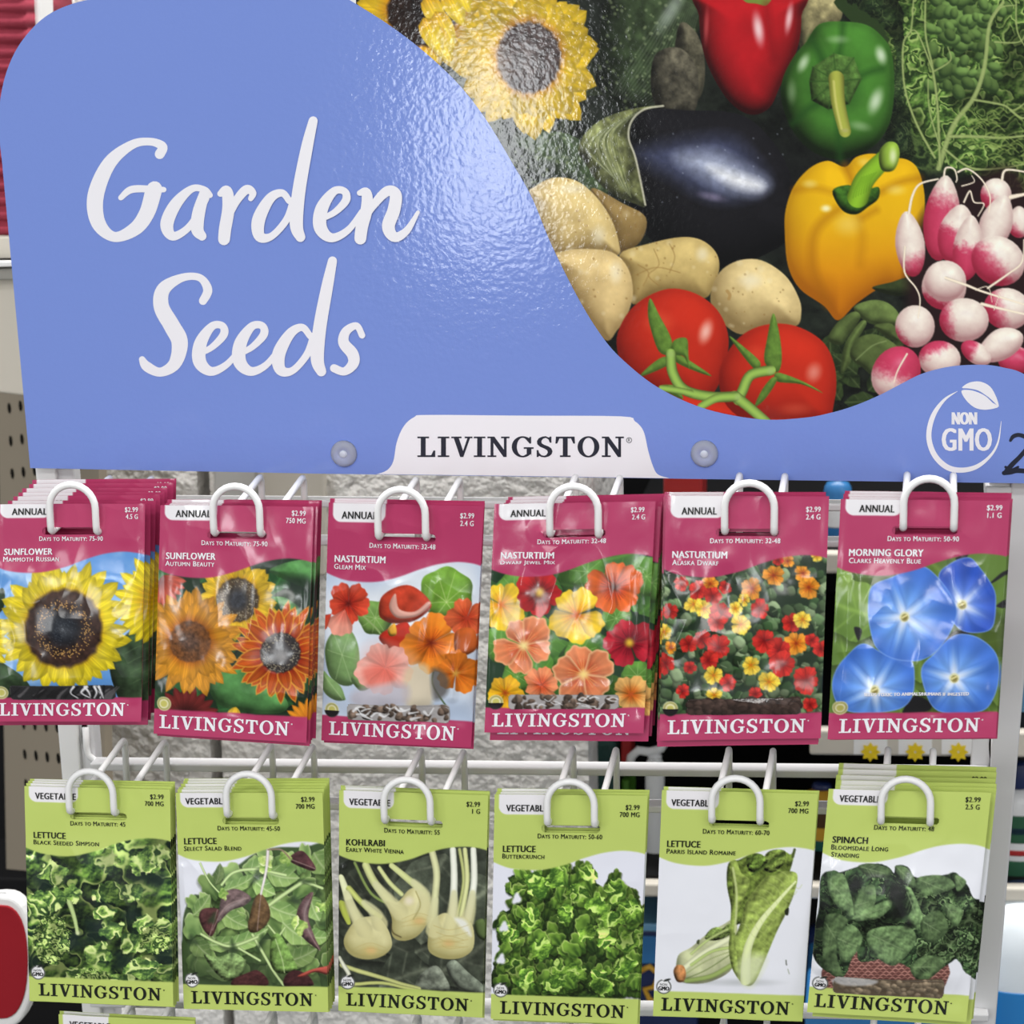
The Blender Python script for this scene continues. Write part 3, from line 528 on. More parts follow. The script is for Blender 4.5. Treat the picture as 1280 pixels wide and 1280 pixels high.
def art_jew(c):
    c.C[:] = rgb(34, 60, 38); leaves(c, 30, 20, 360, 800, 1060, 170, rgb(92, 142, 58), rgb(50, 92, 42), 7, fat=.9)
    for x, y, r in ((480, 440, 90), (740, 460, 90), (150, 520, 80), (95, 760, 85), (460, 790, 80), (700, 900, 70), (610, 640, 70), (170, 900, 70)): roundleaf(c, x, y, r, rgb(98, 150, 62), rgb(160, 196, 120), x*.1)
    Yl, Y2, Or, O2, Pe, P2, Dk, D2 = rgb(244, 176, 20), rgb(252, 210, 50), rgb(206, 62, 22), rgb(232, 106, 42), rgb(206, 78, 40), rgb(236, 142, 96), rgb(106, 14, 20), rgb(186, 32, 36)
    br = rgb(150, 50, 20)
    nast(c, 95, 585, 108, Yl, Y2, rgb(220, 110, 20), .5, seed=1)
    nast(c, 265, 535, 110, Dk, D2, rgb(46, 12, 14), .2, seed=2); c.glow(268, 530, 34, 34, rgb(220, 180, 50), 1)
    nast(c, 600, 505, 124, Or, O2, rgb(70, 30, 20), .9, seed=3)
    nast(c, 200, 760, 138, Pe, P2, rgb(250, 226, 150), .45, seed=4, edge=rgb(244, 180, 130))
    nast(c, 432, 628, 130, Yl, Y2, rgb(206, 96, 40), .3, seed=5)
    nast(c, 668, 745, 120, rgb(140, 22, 40), rgb(196, 40, 58), rgb(54, 14, 22), .6, seed=6); c.glow(668, 748, 32, 32, rgb(236, 190, 60), 1)
    nast(c, 280, 935, 86, Pe, P2, None, .1, seed=7); nast(c, 465, 890, 140, Pe, P2, rgb(248, 216, 130), .75, seed=8, edge=rgb(246, 190, 140))
    nast(c, 115, 975, 90, Yl, rgb(250, 190, 40), rgb(170, 70, 20), .2, seed=9); nast(c, 672, 985, 90, rgb(224, 110, 30), rgb(246, 190, 110), rgb(200, 90, 40), .4, seed=10)
def art_ala(c):
    c.C[:] = rgb(36, 52, 36); rs = np.random.RandomState(4)
    for k in range(420):
        x = rs.uniform(30, 810); y = rs.uniform(350, 1090); d = rs.uniform(.6, 1.15); r = rs.uniform(16, 36)
        c.blob(ell(x, y, r, r*.85, rs.uniform(0, 3), 14, .06, 4, k), (rgb(122, 156, 106) if rs.rand() < .45 else rgb(66, 96, 58) if rs.rand() < .6 else rgb(150, 172, 130))*d, w=r*.5, amb=.5, dif=.5, smooth=False)
        if rs.rand() < .5: c.stroke([(x, y), (x+r*.8*math.cos(k), y+r*.8*math.sin(k))], 3, rgb(196, 210, 170), op=.5)
    RD, R2, OR, O2, YE, Y2 = rgb(168, 26, 24), rgb(214, 52, 44), rgb(222, 112, 22), rgb(244, 160, 50), rgb(238, 180, 30), rgb(252, 218, 80)
    F = [(560, 455, 50, 1), (465, 512, 48, 1), (715, 507, 52, 1), (690, 445, 38, 1), (205, 580, 42, 2), (252, 602, 46, 2), (278, 492, 38, 1), (225, 522, 44, 0), (290, 548, 44, 0), (325, 620, 52, 0), (310, 660, 44, 0), (185, 755, 44, 0), (242, 735, 46, 0), (318, 770, 58, 0), (272, 828, 44, 0), (660, 755, 54, 1), (585, 790, 62, 0), (600, 850, 60, 0), (705, 922, 62, 0), (640, 665, 44, 0), (688, 650, 42, 2), (415, 668, 46, 2), (460, 850, 44, 2), (540, 925, 50, 2), (295, 895, 42, 2), (298, 980, 36, 2), (72, 705, 42, 2), (96, 612, 40, 0), (80, 845, 48, 0), (104, 770, 30, 1), (728, 740, 34, 0), (768, 780, 40, 0), (622, 392, 32, 1), (580, 388, 26, 0),
         (500, 600, 46, 0), (520, 740, 56, 0), (150, 492, 34, 0), (190, 860, 30, 0), (360, 930, 40, 0), (155, 965, 34, 0), (480, 980, 34, 0), (720, 1030, 34, 0), (390, 600, 34, 2), (430, 560, 30, 2), (345, 510, 30, 0), (750, 370, 26, 2)]
    for x, y, r, t in F:
        if t == 0: nast(c, x, y, r, RD, R2, rgb(120, 16, 20), x*.1)
        elif t == 1: nast(c, x, y, r, OR, O2, rgb(150, 50, 20), x*.1)
        else: nast(c, x, y, r, YE, Y2, rgb(200, 110, 20), x*.1)
def art_mor(c):
    c.C[:] = rgb(98, 128, 56); leaves(c, 16, 60, 330, 860, 1100, 300, rgb(126, 156, 74), rgb(86, 118, 50), 5, fat=.9)
    for P in ([(560, 740), (640, 690), (680, 720), (580, 800)], [(390, 1050), (440, 985), (510, 1020), (500, 1060), (400, 1070)], [(770, 490), (830, 440), (860, 440), (800, 480)], [(800, 590), (850, 560), (850, 600)], [(170, 680), (205, 690), (190, 740)], [(620, 380), (680, 350), (660, 390)]): c.fill(P, rgb(34, 34, 36), soft=3)
    def glory(P, x, y, k, ang=0., lo=rgb(72, 120, 212), hi=rgb(112, 164, 238)):
        r = c.sdf(catmull(P, 5)); b, sd = r; X = c.X[b]-x; Y = c.Y[b]-y; R = np.hypot(X, Y); th = np.arctan2(Y, X)
        q = np.clip(R/k, 0, 1.3); col = lerp(hi, lo, sstep(.25, 1., q)[..., None])
        col = col*(1+.06*np.sin(th*10+ang)+.08*(fbm(th*4+9, R*.01, 3, x)-.5))[..., None]
        st = np.abs(((th-ang)/(2*math.pi/5)+.5) % 1-.5)*2*math.pi/5*R
        col = lerp(col, rgb(168, 202, 250), (np.exp(-(st/7)**2)*sstep(1.05, .2, q)*.5)[..., None])
        col = lerp(col, rgb(44, 88, 180), (np.exp(-((st-22)/6)**2)*.28*sstep(1.1, .5, q))[..., None])
        s2 = .5+.5*np.cos(th*5-ang*5); col = lerp(col, rgb(246, 248, 255), (np.exp(-(R/(36+28*s2))**2)*.9)[..., None])
        col = lerp(col, rgb(160, 196, 250), (np.clip(1+sd/7, 0, 1)*.6)[..., None])
        c.put(b, c.mask(sd), np.clip(col, 0, 1)); c.glow(x, y, 25, 25, rgb(226, 220, 150), 1, 0, .6); c.glow(x+1, y+3, 17, 18, rgb(128, 116, 56), 1, 0, .6); c.stroke([(x-10, y+3), (x+9, y-6)], 7, rgb(236, 226, 160))
    glory([(545, 465), (600, 400), (680, 375), (730, 420), (790, 510), (800, 580), (785, 680), (720, 705), (640, 690), (590, 620)], 650, 580, 150, .5, rgb(52, 88, 190), rgb(84, 124, 220))
    glory([(215, 750), (300, 790), (420, 820), (440, 910), (425, 1000), (370, 1050), (250, 1070), (120, 1050), (72, 960), (90, 870), (150, 790)], 262, 958, 190, .2)
    glory([(650, 708), (730, 730), (800, 800), (815, 900), (790, 1000), (740, 1060), (620, 1070), (530, 1050), (485, 960), (470, 860), (530, 790), (590, 730)], 615, 905, 175, .9)
    glory([(480, 415), (540, 460), (595, 530), (628, 610), (600, 700), (530, 790), (450, 828), (350, 820), (270, 770), (240, 680), (232, 590), (250, 500), (340, 460), (410, 430)], 395, 635, 200, .6)
def frills(c, n, P, r, dark, mid, rim, seed, ys=None, **k):
    rs = np.random.RandomState(seed); P = np.asarray(catmull(P, 4)); x0, y0 = P.min(0); x1, y1 = P.max(0); i = 0; pts = []
    while len(pts) < n:
        x = rs.uniform(x0, x1); y = rs.uniform(y0, y1); ins = False
        for j in range(len(P)):
            a = P[j-1]; d = P[j]
            if (a[1] > y) != (d[1] > y) and x < a[0]+(y-a[1])*(d[0]-a[0])/(d[1]-a[1]): ins = not ins
        if ins: pts.append((x, y))
    cx, cy = P.mean(0)
    for i, (x, y) in enumerate(pts):
        d = (.42+.58*i/n)*rs.uniform(.85, 1.1); a = math.atan2(y-cy, x-cx)+rs.uniform(-.9, .9)
        c.frill(x, y, r*rs.uniform(.6, 1.25), a, np.array(dark)*d, np.array(mid)*d, np.array(rim)*d, int(seed*1000+i), rs.randint(5, 9), **k)
def curls(c, n, x0, y0, x1, y1, s, cols, seed):
    rs = np.random.RandomState(seed)
    for k in range(n):
        x = rs.uniform(x0, x1); y = rs.uniform(y0, y1); a = rs.uniform(0, 6.3); P = []
        for j in range(5): P.append((x, y)); a += rs.uniform(-1.7, 1.7); x += s*math.cos(a)*rs.uniform(.5, 1); y += s*math.sin(a)*rs.uniform(.5, 1)
        c.stroke(P, s*.28, cols[k % len(cols)], w2=s*.12, op=.8)
def ruffles(c, pts, dark, mid, rim, seed, **k):
    rs = np.random.RandomState(seed)
    for i, (x, y, r, q) in enumerate(pts):
        c.ruffle(x, y, r, rs.uniform(-2.4, -.7), np.array(dark)*q, np.array(mid)*q, np.array(rim)*q, seed*500+i, rs.uniform(.55, .9), **k)
def scatter(n, x0, y0, x1, y1, r0, r1, q0, q1, seed):
    rs = np.random.RandomState(seed); return [(rs.uniform(x0, x1), rs.uniform(y0, y1), rs.uniform(r0, r1), q0+(q1-q0)*i/n*rs.uniform(.8, 1.1)) for i in range(n)]
def art_bss(c):
    c.C[:] = rgb(30, 46, 34); dk, md, rm = rgb(42, 66, 40), rgb(116, 152, 72), rgb(206, 222, 140)
    c.curly([(60, 420), (820, 420), (820, 1130), (80, 1130)], .011, 3.6, rgb(30, 48, 34), rgb(108, 144, 66), rgb(196, 216, 128), 3, 0, 1.0, smooth=False, lo=.62, rimw=.24, oct=2)
    for x, y, rx, ry in ((205, 650, 50, 44), (470, 720, 48, 38), (440, 860, 62, 58), (590, 790, 40, 34), (330, 905, 44, 40), (560, 1000, 54, 40), (730, 970, 46, 44), (660, 620, 80, 34), (120, 780, 26, 70), (250, 830, 36, 22), (150, 1000, 30, 40)): c.fill(ell(x, y, rx, ry, x, 14, .22, 4, y), rgb(28, 44, 38), soft=16, op=.85)
    for i, (x, y, rx, ry) in enumerate(((170, 740, 60, 60), (245, 720, 50, 56), (330, 690, 40, 44), (500, 690, 80, 50), (470, 780, 50, 30), (600, 690, 36, 40), (640, 560, 70, 50), (700, 520, 60, 40), (480, 545, 50, 46), (240, 600, 60, 50), (500, 850, 60, 40), (600, 910, 60, 50), (440, 960, 60, 50), (650, 830, 50, 40), (720, 860, 50, 60), (640, 1030, 80, 50), (740, 1050, 40, 40), (380, 1060, 90, 36), (550, 1080, 60, 30))):
        c.curly(ell(x, y, rx, ry, 0, 14, .15, 4, i), .017, 3.2, rgb(52, 78, 44), rgb(136, 170, 82), rgb(214, 228, 152), 30+i, 18, 1.1, lo=.85, rimw=.26, oct=2)
    for i, (x, y, rx, ry) in enumerate(((235, 900, 80, 110), (420, 1070, 80, 36), (690, 900, 70, 60))): c.curly(ell(x, y, rx, ry), .05, 2.6, rgb(38, 58, 34), rgb(122, 156, 72), rgb(200, 218, 136), 60+i, 20, 1., lo=.8, rimw=.3, oct=2)
    c.stroke([(312, 735), (335, 800), (350, 870)], 24, rgb(176, 196, 132), w2=14, shade=.4); c.glow(350, 868, 18, 16, rgb(220, 226, 180), .8)
def art_sal(c):
    c.C[:] = rgb(236, 238, 248)
    P = [(110, 780), (150, 700), (200, 690), (250, 590), (330, 580), (420, 520), (520, 490), (640, 490), (760, 470), (800, 600), (800, 1120), (100, 1120), (100, 900)]
    c.fill(P, rgb(70, 92, 56), soft=4); ruffles(c, [p for p in scatter(60, 150, 600, 790, 1100, 40, 70, .75, 1.05, 9)], rgb(86, 116, 64), rgb(150, 182, 106), rgb(206, 222, 160), 6, rw=.1)
    ruffles(c, [(x, y, 60, 1.) for x, y in ((330, 620), (430, 590), (560, 560), (640, 540), (470, 540), (760, 540), (200, 740), (160, 830))], rgb(100, 132, 76), rgb(166, 196, 120), rgb(214, 228, 176), 7, rw=.1)
    G, Dk, V = rgb(164, 194, 116), rgb(98, 130, 74), rgb(206, 222, 168)
    for x, y, l, w, a, q in ((190, 740, 120, 70, -.9, 1), (260, 605, 90, 44, -1.4, .75), (340, 800, 150, 80, .5, 1.05), (450, 560, 130, 80, -.5, 1.1), (550, 610, 150, 90, .2, 1.05), (560, 760, 190, 90, .35, 1.1), (690, 760, 120, 90, 1.2, 1.1), (720, 560, 120, 110, .9, .95), (620, 860, 170, 100, .6, 1.1), (290, 900, 170, 70, -.2, 1.05), (400, 880, 190, 80, -.4, 1.15), (300, 1010, 190, 120, -.3, .95), (190, 930, 110, 90, .8, .85), (640, 960, 140, 90, -.4, .9), (700, 880, 110, 80, .2, 1.15), (230, 840, 120, 70, 1.2, .9), (360, 640, 170, 60, -.45, 1.1), (470, 660, 120, 80, .6, 1.2)):
        c.leaf(x, y, l, w, a, G*q, Dk*q, V*q, int(x), 4, .06, .95)
    c.fill([(150, 960), (300, 1040), (420, 960), (640, 1060), (740, 1020), (760, 1110), (150, 1110)], rgb(60, 76, 50), soft=26, op=.6); c.fill([(270, 920), (360, 930), (330, 960)], rgb(64, 76, 56), soft=10, op=.7)
    c.blob([(200, 960), (260, 975), (330, 950), (385, 985), (370, 1050), (300, 1085), (240, 1030)], rgb(148, 178, 112), w=30, noise=.25, nf=.03, emb=.8)
    for Q, w in (([(180, 560), (225, 640), (285, 700)], 8), ([(280, 650), (330, 600), (430, 585), (560, 610)], 13), ([(640, 640), (560, 690), (490, 740)], 18), ([(640, 640), (720, 670)], 14), ([(420, 870), (470, 960), (550, 1100)], 14), ([(360, 930), (450, 985)], 12), ([(190, 870), (260, 905), (330, 920), (440, 880)], 14), ([(490, 830), (530, 880)], 10), ([(560, 840), (520, 900)], 10)):
        c.stroke(Q, w, rgb(190, 212, 148), shade=.45)
    c.blob([(500, 890), (540, 870), (600, 980), (610, 1030), (540, 1045), (500, 1000)], rgb(140, 180, 94), w=30, noise=.2, nf=.03, emb=.6); c.stroke([(520, 890), (550, 980), (560, 1040)], 4, rgb(190, 214, 150))
    for Q, col, l in (([(178, 790), (200, 755), (262, 755), (270, 790), (240, 876), (200, 850)], rgb(98, 62, 62), [(262, 760), (225, 880)]), ([(268, 765), (285, 695), (340, 668), (410, 705), (380, 742), (320, 765), (262, 820)], rgb(134, 112, 112), [(400, 708), (300, 745), (240, 850)]),
                      ([(405, 790), (425, 715), (455, 688), (490, 740), (494, 800), (450, 852), (410, 858), (398, 830)], rgb(118, 92, 64), [(455, 690), (440, 850)]), ([(574, 545), (600, 515), (640, 510), (690, 575), (680, 595), (620, 574)], rgb(96, 62, 66), [(575, 540), (690, 585)]), ([(616, 760), (645, 710), (682, 690), (662, 790), (690, 880), (714, 945), (640, 885), (612, 830)], rgb(116, 88, 90), [(682, 690), (645, 800), (712, 945)]),
                      ([(330, 1075), (400, 1040), (440, 1030), (480, 1070), (470, 1110), (330, 1110)], rgb(92, 54, 54), None), ([(560, 1060), (600, 1030), (650, 1050), (680, 1090), (670, 1110), (560, 1110)], rgb(82, 48, 50), None)):
        c.blob(Q, col, w=22, noise=.25, nf=.03, amb=.55, dif=.5, emb=.5)
        if l: c.stroke(l, 4, rgb(176, 150, 144), op=.7)
    c.fill([(640, 760), (662, 720), (655, 800), (680, 880), (650, 840)], rgb(160, 140, 140), soft=8, op=.7); c.fill([(300, 745), (380, 710), (360, 735), (300, 765)], rgb(176, 160, 158), soft=8, op=.6)
    for x, y, rx, ry in ((430, 620, 40, 16), (240, 800, 26, 14), (700, 690, 30, 14), (600, 720, 26, 14), (460, 900, 40, 16), (740, 830, 22, 30), (330, 930, 40, 12), (150, 900, 20, 26), (660, 640, 40, 10)): c.fill(ell(x, y, rx, ry, x*.1, 12, .25, 3, y), rgb(52, 70, 46), soft=8, op=.75)
    for x, y, r in ((470, 560, 40), (560, 540, 36), (760, 640, 30), (290, 690, 26), (620, 830, 40), (720, 760, 30)): c.curly(ell(x, y, r, r*.7, x, 12, .2, 4), .014, 3, rgb(110, 146, 70), rgb(186, 210, 120), rgb(226, 236, 180), int(x), 14, 1., lo=.9, oct=2)
    c.stroke([(482, 500), (475, 590), (455, 690)], 15, rgb(222, 214, 214), w2=9, shade=.4); c.stroke([(482, 500), (540, 500), (580, 540)], 7, rgb(150, 130, 110))
    c.blob([(615, 1060), (680, 1030), (760, 1020), (760, 1060), (690, 1045), (640, 1066)], rgb(206, 96, 84), w=12)
def art_koh(c):
    c.C[:] = rgb(62, 68, 58); leaves(c, 14, 90, 520, 760, 1130, 330, rgb(92, 100, 84), rgb(54, 60, 50), 12, vein=rgb(124, 130, 110), fat=.8)
    c.tex(.35, .03, 3)
    c.blob([(430, 1090), (460, 1040), (520, 1010), (560, 1060), (570, 1130), (430, 1130)], rgb(150, 158, 140), w=30, noise=.5, nf=.03); c.blob([(565, 1020), (600, 985), (660, 1040), (730, 1110), (730, 1150), (620, 1120)], rgb(140, 150, 132), w=30, noise=.5, nf=.03)
    c.blob([(690, 820), (730, 810), (740, 900), (700, 880)], rgb(100, 120, 70), w=20)
    st = rgb(198, 204, 142); wt = rgb(226, 230, 214)
    for Q, w, w2, col in (([(155, 560), (230, 690), (330, 740)], 14, 14, rgb(122, 140, 80)), ([(205, 570), (250, 650), (330, 740)], 34, 40, st), ([(265, 580), (310, 640), (365, 690)], 18, 22, st), ([(320, 570), (400, 630), (470, 700), (470, 790)], 24, 40, st), ([(500, 510), (520, 600), (515, 700), (500, 830)], 30, 34, rgb(206, 208, 160)), ([(592, 500), (598, 640), (590, 830)], 28, 36, wt), ([(622, 500), (640, 640), (610, 800)], 16, 16, rgb(178, 184, 120)), ([(645, 500), (655, 640), (630, 790)], 20, 24, rgb(206, 210, 150)), ([(682, 500), (685, 650), (660, 800)], 26, 34, wt),
                           ([(95, 620), (140, 740), (190, 850)], 26, 46, rgb(220, 224, 180)), ([(130, 670), (200, 740), (270, 790)], 26, 26, rgb(186, 194, 110)), ([(100, 740), (130, 820)], 40, 20, rgb(170, 180, 80)), ([(100, 1010), (250, 1060), (440, 1120)], 22, 20, rgb(196, 200, 130)), ([(140, 1100), (280, 1095), (440, 1130)], 18, 16, rgb(190, 196, 120)), ([(90, 980), (130, 1050), (120, 1090)], 20, 20, rgb(220, 222, 200))):
        c.stroke(Q, w, col, w2=w2, shade=.45)
    bulb = rgb(226, 220, 164); dk = rgb(128, 118, 62)
    for Q, sp, necks in (([(108, 900), (135, 840), (170, 805), (220, 790), (268, 795), (310, 850), (325, 915), (300, 955), (250, 980), (190, 982), (130, 955)], (225, 945), ([(120, 690), (150, 770), (200, 850)], [(200, 730), (250, 775), (270, 820)])), ([(300, 720), (350, 725), (400, 672), (440, 668), (485, 715), (497, 775), (470, 840), (425, 885), (360, 896), (325, 870), (325, 800)], (440, 810), ([(250, 650), (310, 715), (360, 770)], [(420, 640), (470, 700), (465, 780)])), ([(490, 850), (510, 800), (560, 775), (600, 800), (640, 790), (682, 840), (684, 930), (640, 972), (580, 982), (520, 970), (484, 935)], (570, 910), ([(598, 690), (594, 770), (585, 850)], [(680, 690), (668, 770), (640, 850)], [(516, 720), (506, 800), (510, 850)]))):
        c.blob(Q, bulb, w=80, lx=.25, ly=-.45, noise=.12, nf=.02, dark=dk, amb=.42, dif=.66)
        for nk in necks: c.stroke(nk, 28, rgb(214, 214, 168), w2=74, col2=bulb*.96, soft=5, shade=.12, op=.85)
        c.glow(sp[0], sp[1], 66, 42, rgb(206, 180, 104), .5); c.glow(sp[0]+6, sp[1], 36, 24, rgb(226, 186, 126), .7)
        for q in range(3): c.stroke([(sp[0]-70, sp[1]-10+q*16), (sp[0], sp[1]-34+q*24), (sp[0]+70, sp[1]-14+q*16)], 3, rgb(190, 172, 104), op=.45)
    c.stroke([(365, 880), (330, 860), (320, 820)], 7, rgb(70, 60, 40), op=.6); c.stroke([(430, 680), (450, 740), (420, 800)], 5, rgb(160, 150, 90), op=.7); c.fill([(600, 800), (650, 810), (675, 880), (640, 850)], rgb(246, 248, 246), soft=8, op=.8)
    c.glow(400, 720, 34, 30, rgb(248, 236, 222), .7)
    for k in range(4): c.stroke([(510+k*12, 830+k*30), (580, 850+k*28), (660, 830+k*32)], 3, rgb(190, 170, 100), op=.5)
def art_but(c):
    c.C[:] = rgb(234, 236, 248)
    P = [(85, 790), (130, 770), (150, 720), (130, 650), (180, 600), (250, 625), (320, 590), (390, 575), (400, 610), (470, 560), (500, 580), (515, 650), (560, 660), (600, 590), (625, 650), (680, 690), (720, 740), (728, 850), (725, 1140), (90, 1145), (75, 980), (95, 900)]
    c.curly(P, .011, 4, rgb(30, 48, 24), rgb(76, 108, 42), rgb(120, 150, 70), 8, 24, 1.2, lo=.5)
    Pc = catmull(P, 3); inside = lambda x, y: sum(((Pc[j-1][1] > y) != (Pc[j][1] > y)) and x < Pc[j-1][0]+(y-Pc[j-1][1])*(Pc[j][0]-Pc[j-1][0])/(Pc[j][1]-Pc[j-1][1]) for j in range(len(Pc))) % 2
    dk, md, rm = rgb(44, 72, 28), rgb(116, 158, 58), rgb(180, 208, 108)
    ruffles(c, [p for p in scatter(330, 80, 570, 730, 1140, 22, 42, .55, .95, 3) if inside(p[0], p[1])], dk, md, rm, 5)
    c.fill([(260, 800), (400, 740), (540, 800), (580, 960), (480, 1080), (300, 1040), (220, 900)], rgb(30, 46, 26), soft=60, op=.4)
    ruffles(c, [p for p in scatter(90, 90, 580, 725, 1130, 26, 46, .85, 1.1, 4) if inside(p[0], p[1]-8) and inside(p[0]-12, p[1]) and inside(p[0]+12, p[1])], rgb(54, 84, 32), rgb(130, 172, 66), rgb(190, 216, 120), 6, rw=.2)
    for i, (x, y, r) in enumerate(((160, 660, 50), (260, 650, 66), (340, 620, 50), (430, 690, 56), (480, 610, 44), (600, 680, 50), (660, 760, 56), (130, 870, 50), (230, 810, 56), (270, 940, 60), (150, 1020, 54), (210, 1080, 56), (320, 1100, 56), (430, 1040, 50), (540, 1090, 66), (640, 1020, 60), (670, 900, 56), (560, 890, 50), (480, 860, 46), (590, 800, 50), (350, 1020, 46), (380, 780, 44), (520, 740, 46))):
        q = .85+.3*((i*37) % 10)/10; c.curly(ell(x, y, r, r*.72, i, 14, .16, 5, i), .019, 3., rgb(52, 84, 32)*q, rgb(132, 174, 66)*q, rgb(192, 218, 122)*q, 80+i, 18, 1.1, lo=.85, rimw=.2, oct=2)
    for x, y in ((108, 840), (165, 715), (95, 985)): c.fill(ell(x, y, 18, 24, .4, 14, .2, 3, x), rgb(238, 240, 250), soft=5)
def art_rom(c):
    c.C[:] = rgb(238, 240, 248)
    c.glow(450, 1090, 240, 26, rgb(190, 194, 196), .7); c.glow(250, 1085, 120, 20, rgb(186, 190, 190), .7)
    c.blob([(170, 970), (230, 930), (300, 870), (370, 830), (430, 810), (430, 960), (400, 1040), (300, 1090), (200, 1092), (165, 1060)], rgb(222, 228, 178), w=60, noise=.2, nf=.015, amb=.55, dif=.5)
    c.blob([(290, 890), (310, 855), (340, 840), (370, 845), (400, 825), (425, 870), (380, 890), (330, 900)], rgb(124, 146, 76), w=20, nf=.04, emb=1.6)
    for Q, w, col in (([(180, 1040), (280, 960), (400, 890)], 26, rgb(232, 236, 198)), ([(230, 1010), (320, 950), (410, 930)], 14, rgb(176, 198, 114)), ([(210, 1082), (320, 1060), (410, 1010)], 22, rgb(150, 174, 92)), ([(230, 960), (300, 900), (390, 850)], 12, rgb(186, 204, 128)), ([(210, 1070), (300, 1030), (400, 965)], 4, rgb(104, 126, 64)), ([(205, 1050), (300, 990), (400, 950)], 3, rgb(150, 168, 100))): c.stroke(Q, w, col, op=.8, shade=.3)
    c.blob([(150, 1040), (165, 1012), (195, 1015), (206, 1050), (195, 1085), (165, 1085)], rgb(206, 142, 88), w=20, noise=.4, nf=.05)
    c.blob([(395, 560), (440, 545), (470, 530), (500, 515), (535, 518), (560, 528), (585, 505), (620, 500), (650, 510), (672, 520), (690, 495), (685, 530), (665, 600), (620, 700), (520, 780), (420, 830), (405, 740), (388, 650)], rgb(122, 144, 64), w=30, nf=.022, amb=.5, dif=.5, emb=1.1, noise=.2)
    c.blob([(560, 520), (600, 500), (648, 508), (640, 560), (590, 600), (550, 580)], rgb(126, 148, 70), w=24, nf=.03, emb=1.6); c.blob([(480, 530), (540, 520), (560, 560), (510, 600), (480, 580)], rgb(96, 120, 52), w=20, nf=.03, emb=1.8)
    c.stroke([(500, 610), (560, 570), (640, 520)], 9, rgb(70, 92, 40), op=.7)
    c.blob([(430, 870), (455, 800), (470, 740), (500, 690), (560, 620), (600, 610), (640, 595), (698, 605), (690, 680), (650, 780), (610, 860), (560, 980), (510, 1090), (470, 1103), (430, 1060), (405, 1000), (398, 900)], rgb(166, 188, 94), w=50, nf=.018, amb=.6, dif=.42, emb=.75, noise=.12)
    c.blob([(400, 560), (430, 548), (450, 600), (490, 640), (450, 740), (430, 800), (425, 900), (440, 1040), (420, 1040), (400, 960), (405, 800), (415, 680)], rgb(164, 186, 92), w=18, amb=.55, dif=.45, nf=.02, emb=.8)
    c.stroke([(415, 580), (432, 700), (424, 860)], 10, rgb(206, 218, 150), op=.8)
    c.stroke([(692, 640), (610, 730), (530, 830), (480, 940), (470, 1080)], 8, rgb(220, 230, 172), w2=46, shade=.3)
    c.fill([(440, 1040), (460, 980), (520, 960), (560, 990), (505, 1095), (470, 1100)], rgb(226, 234, 190), soft=22, op=.8)
    for k in range(9):
        t = k/9.; x = 680-200*t; y = 655+250*t; c.stroke([(x, y), (x-30, y-46), (x-74+30*t, y-70+20*t)], 3, rgb(196, 212, 130), op=.5, soft=3); c.stroke([(x+6, y+4), (x+26, y+16), (x+40, y)], 3, rgb(190, 206, 124), op=.5, soft=3)
    c.fill([(645, 765), (662, 755), (660, 785), (648, 785)], rgb(40, 44, 30)); c.stroke([(650, 990), (652, 1010)], 4, rgb(60, 64, 50)); c.stroke([(658, 1030), (664, 1050)], 4, rgb(170, 175, 160)); c.fill([(256, 900), (266, 896), (264, 916), (254, 912)], rgb(70, 80, 50)); c.stroke([(688, 500), (680, 530)], 12, rgb(84, 96, 52))
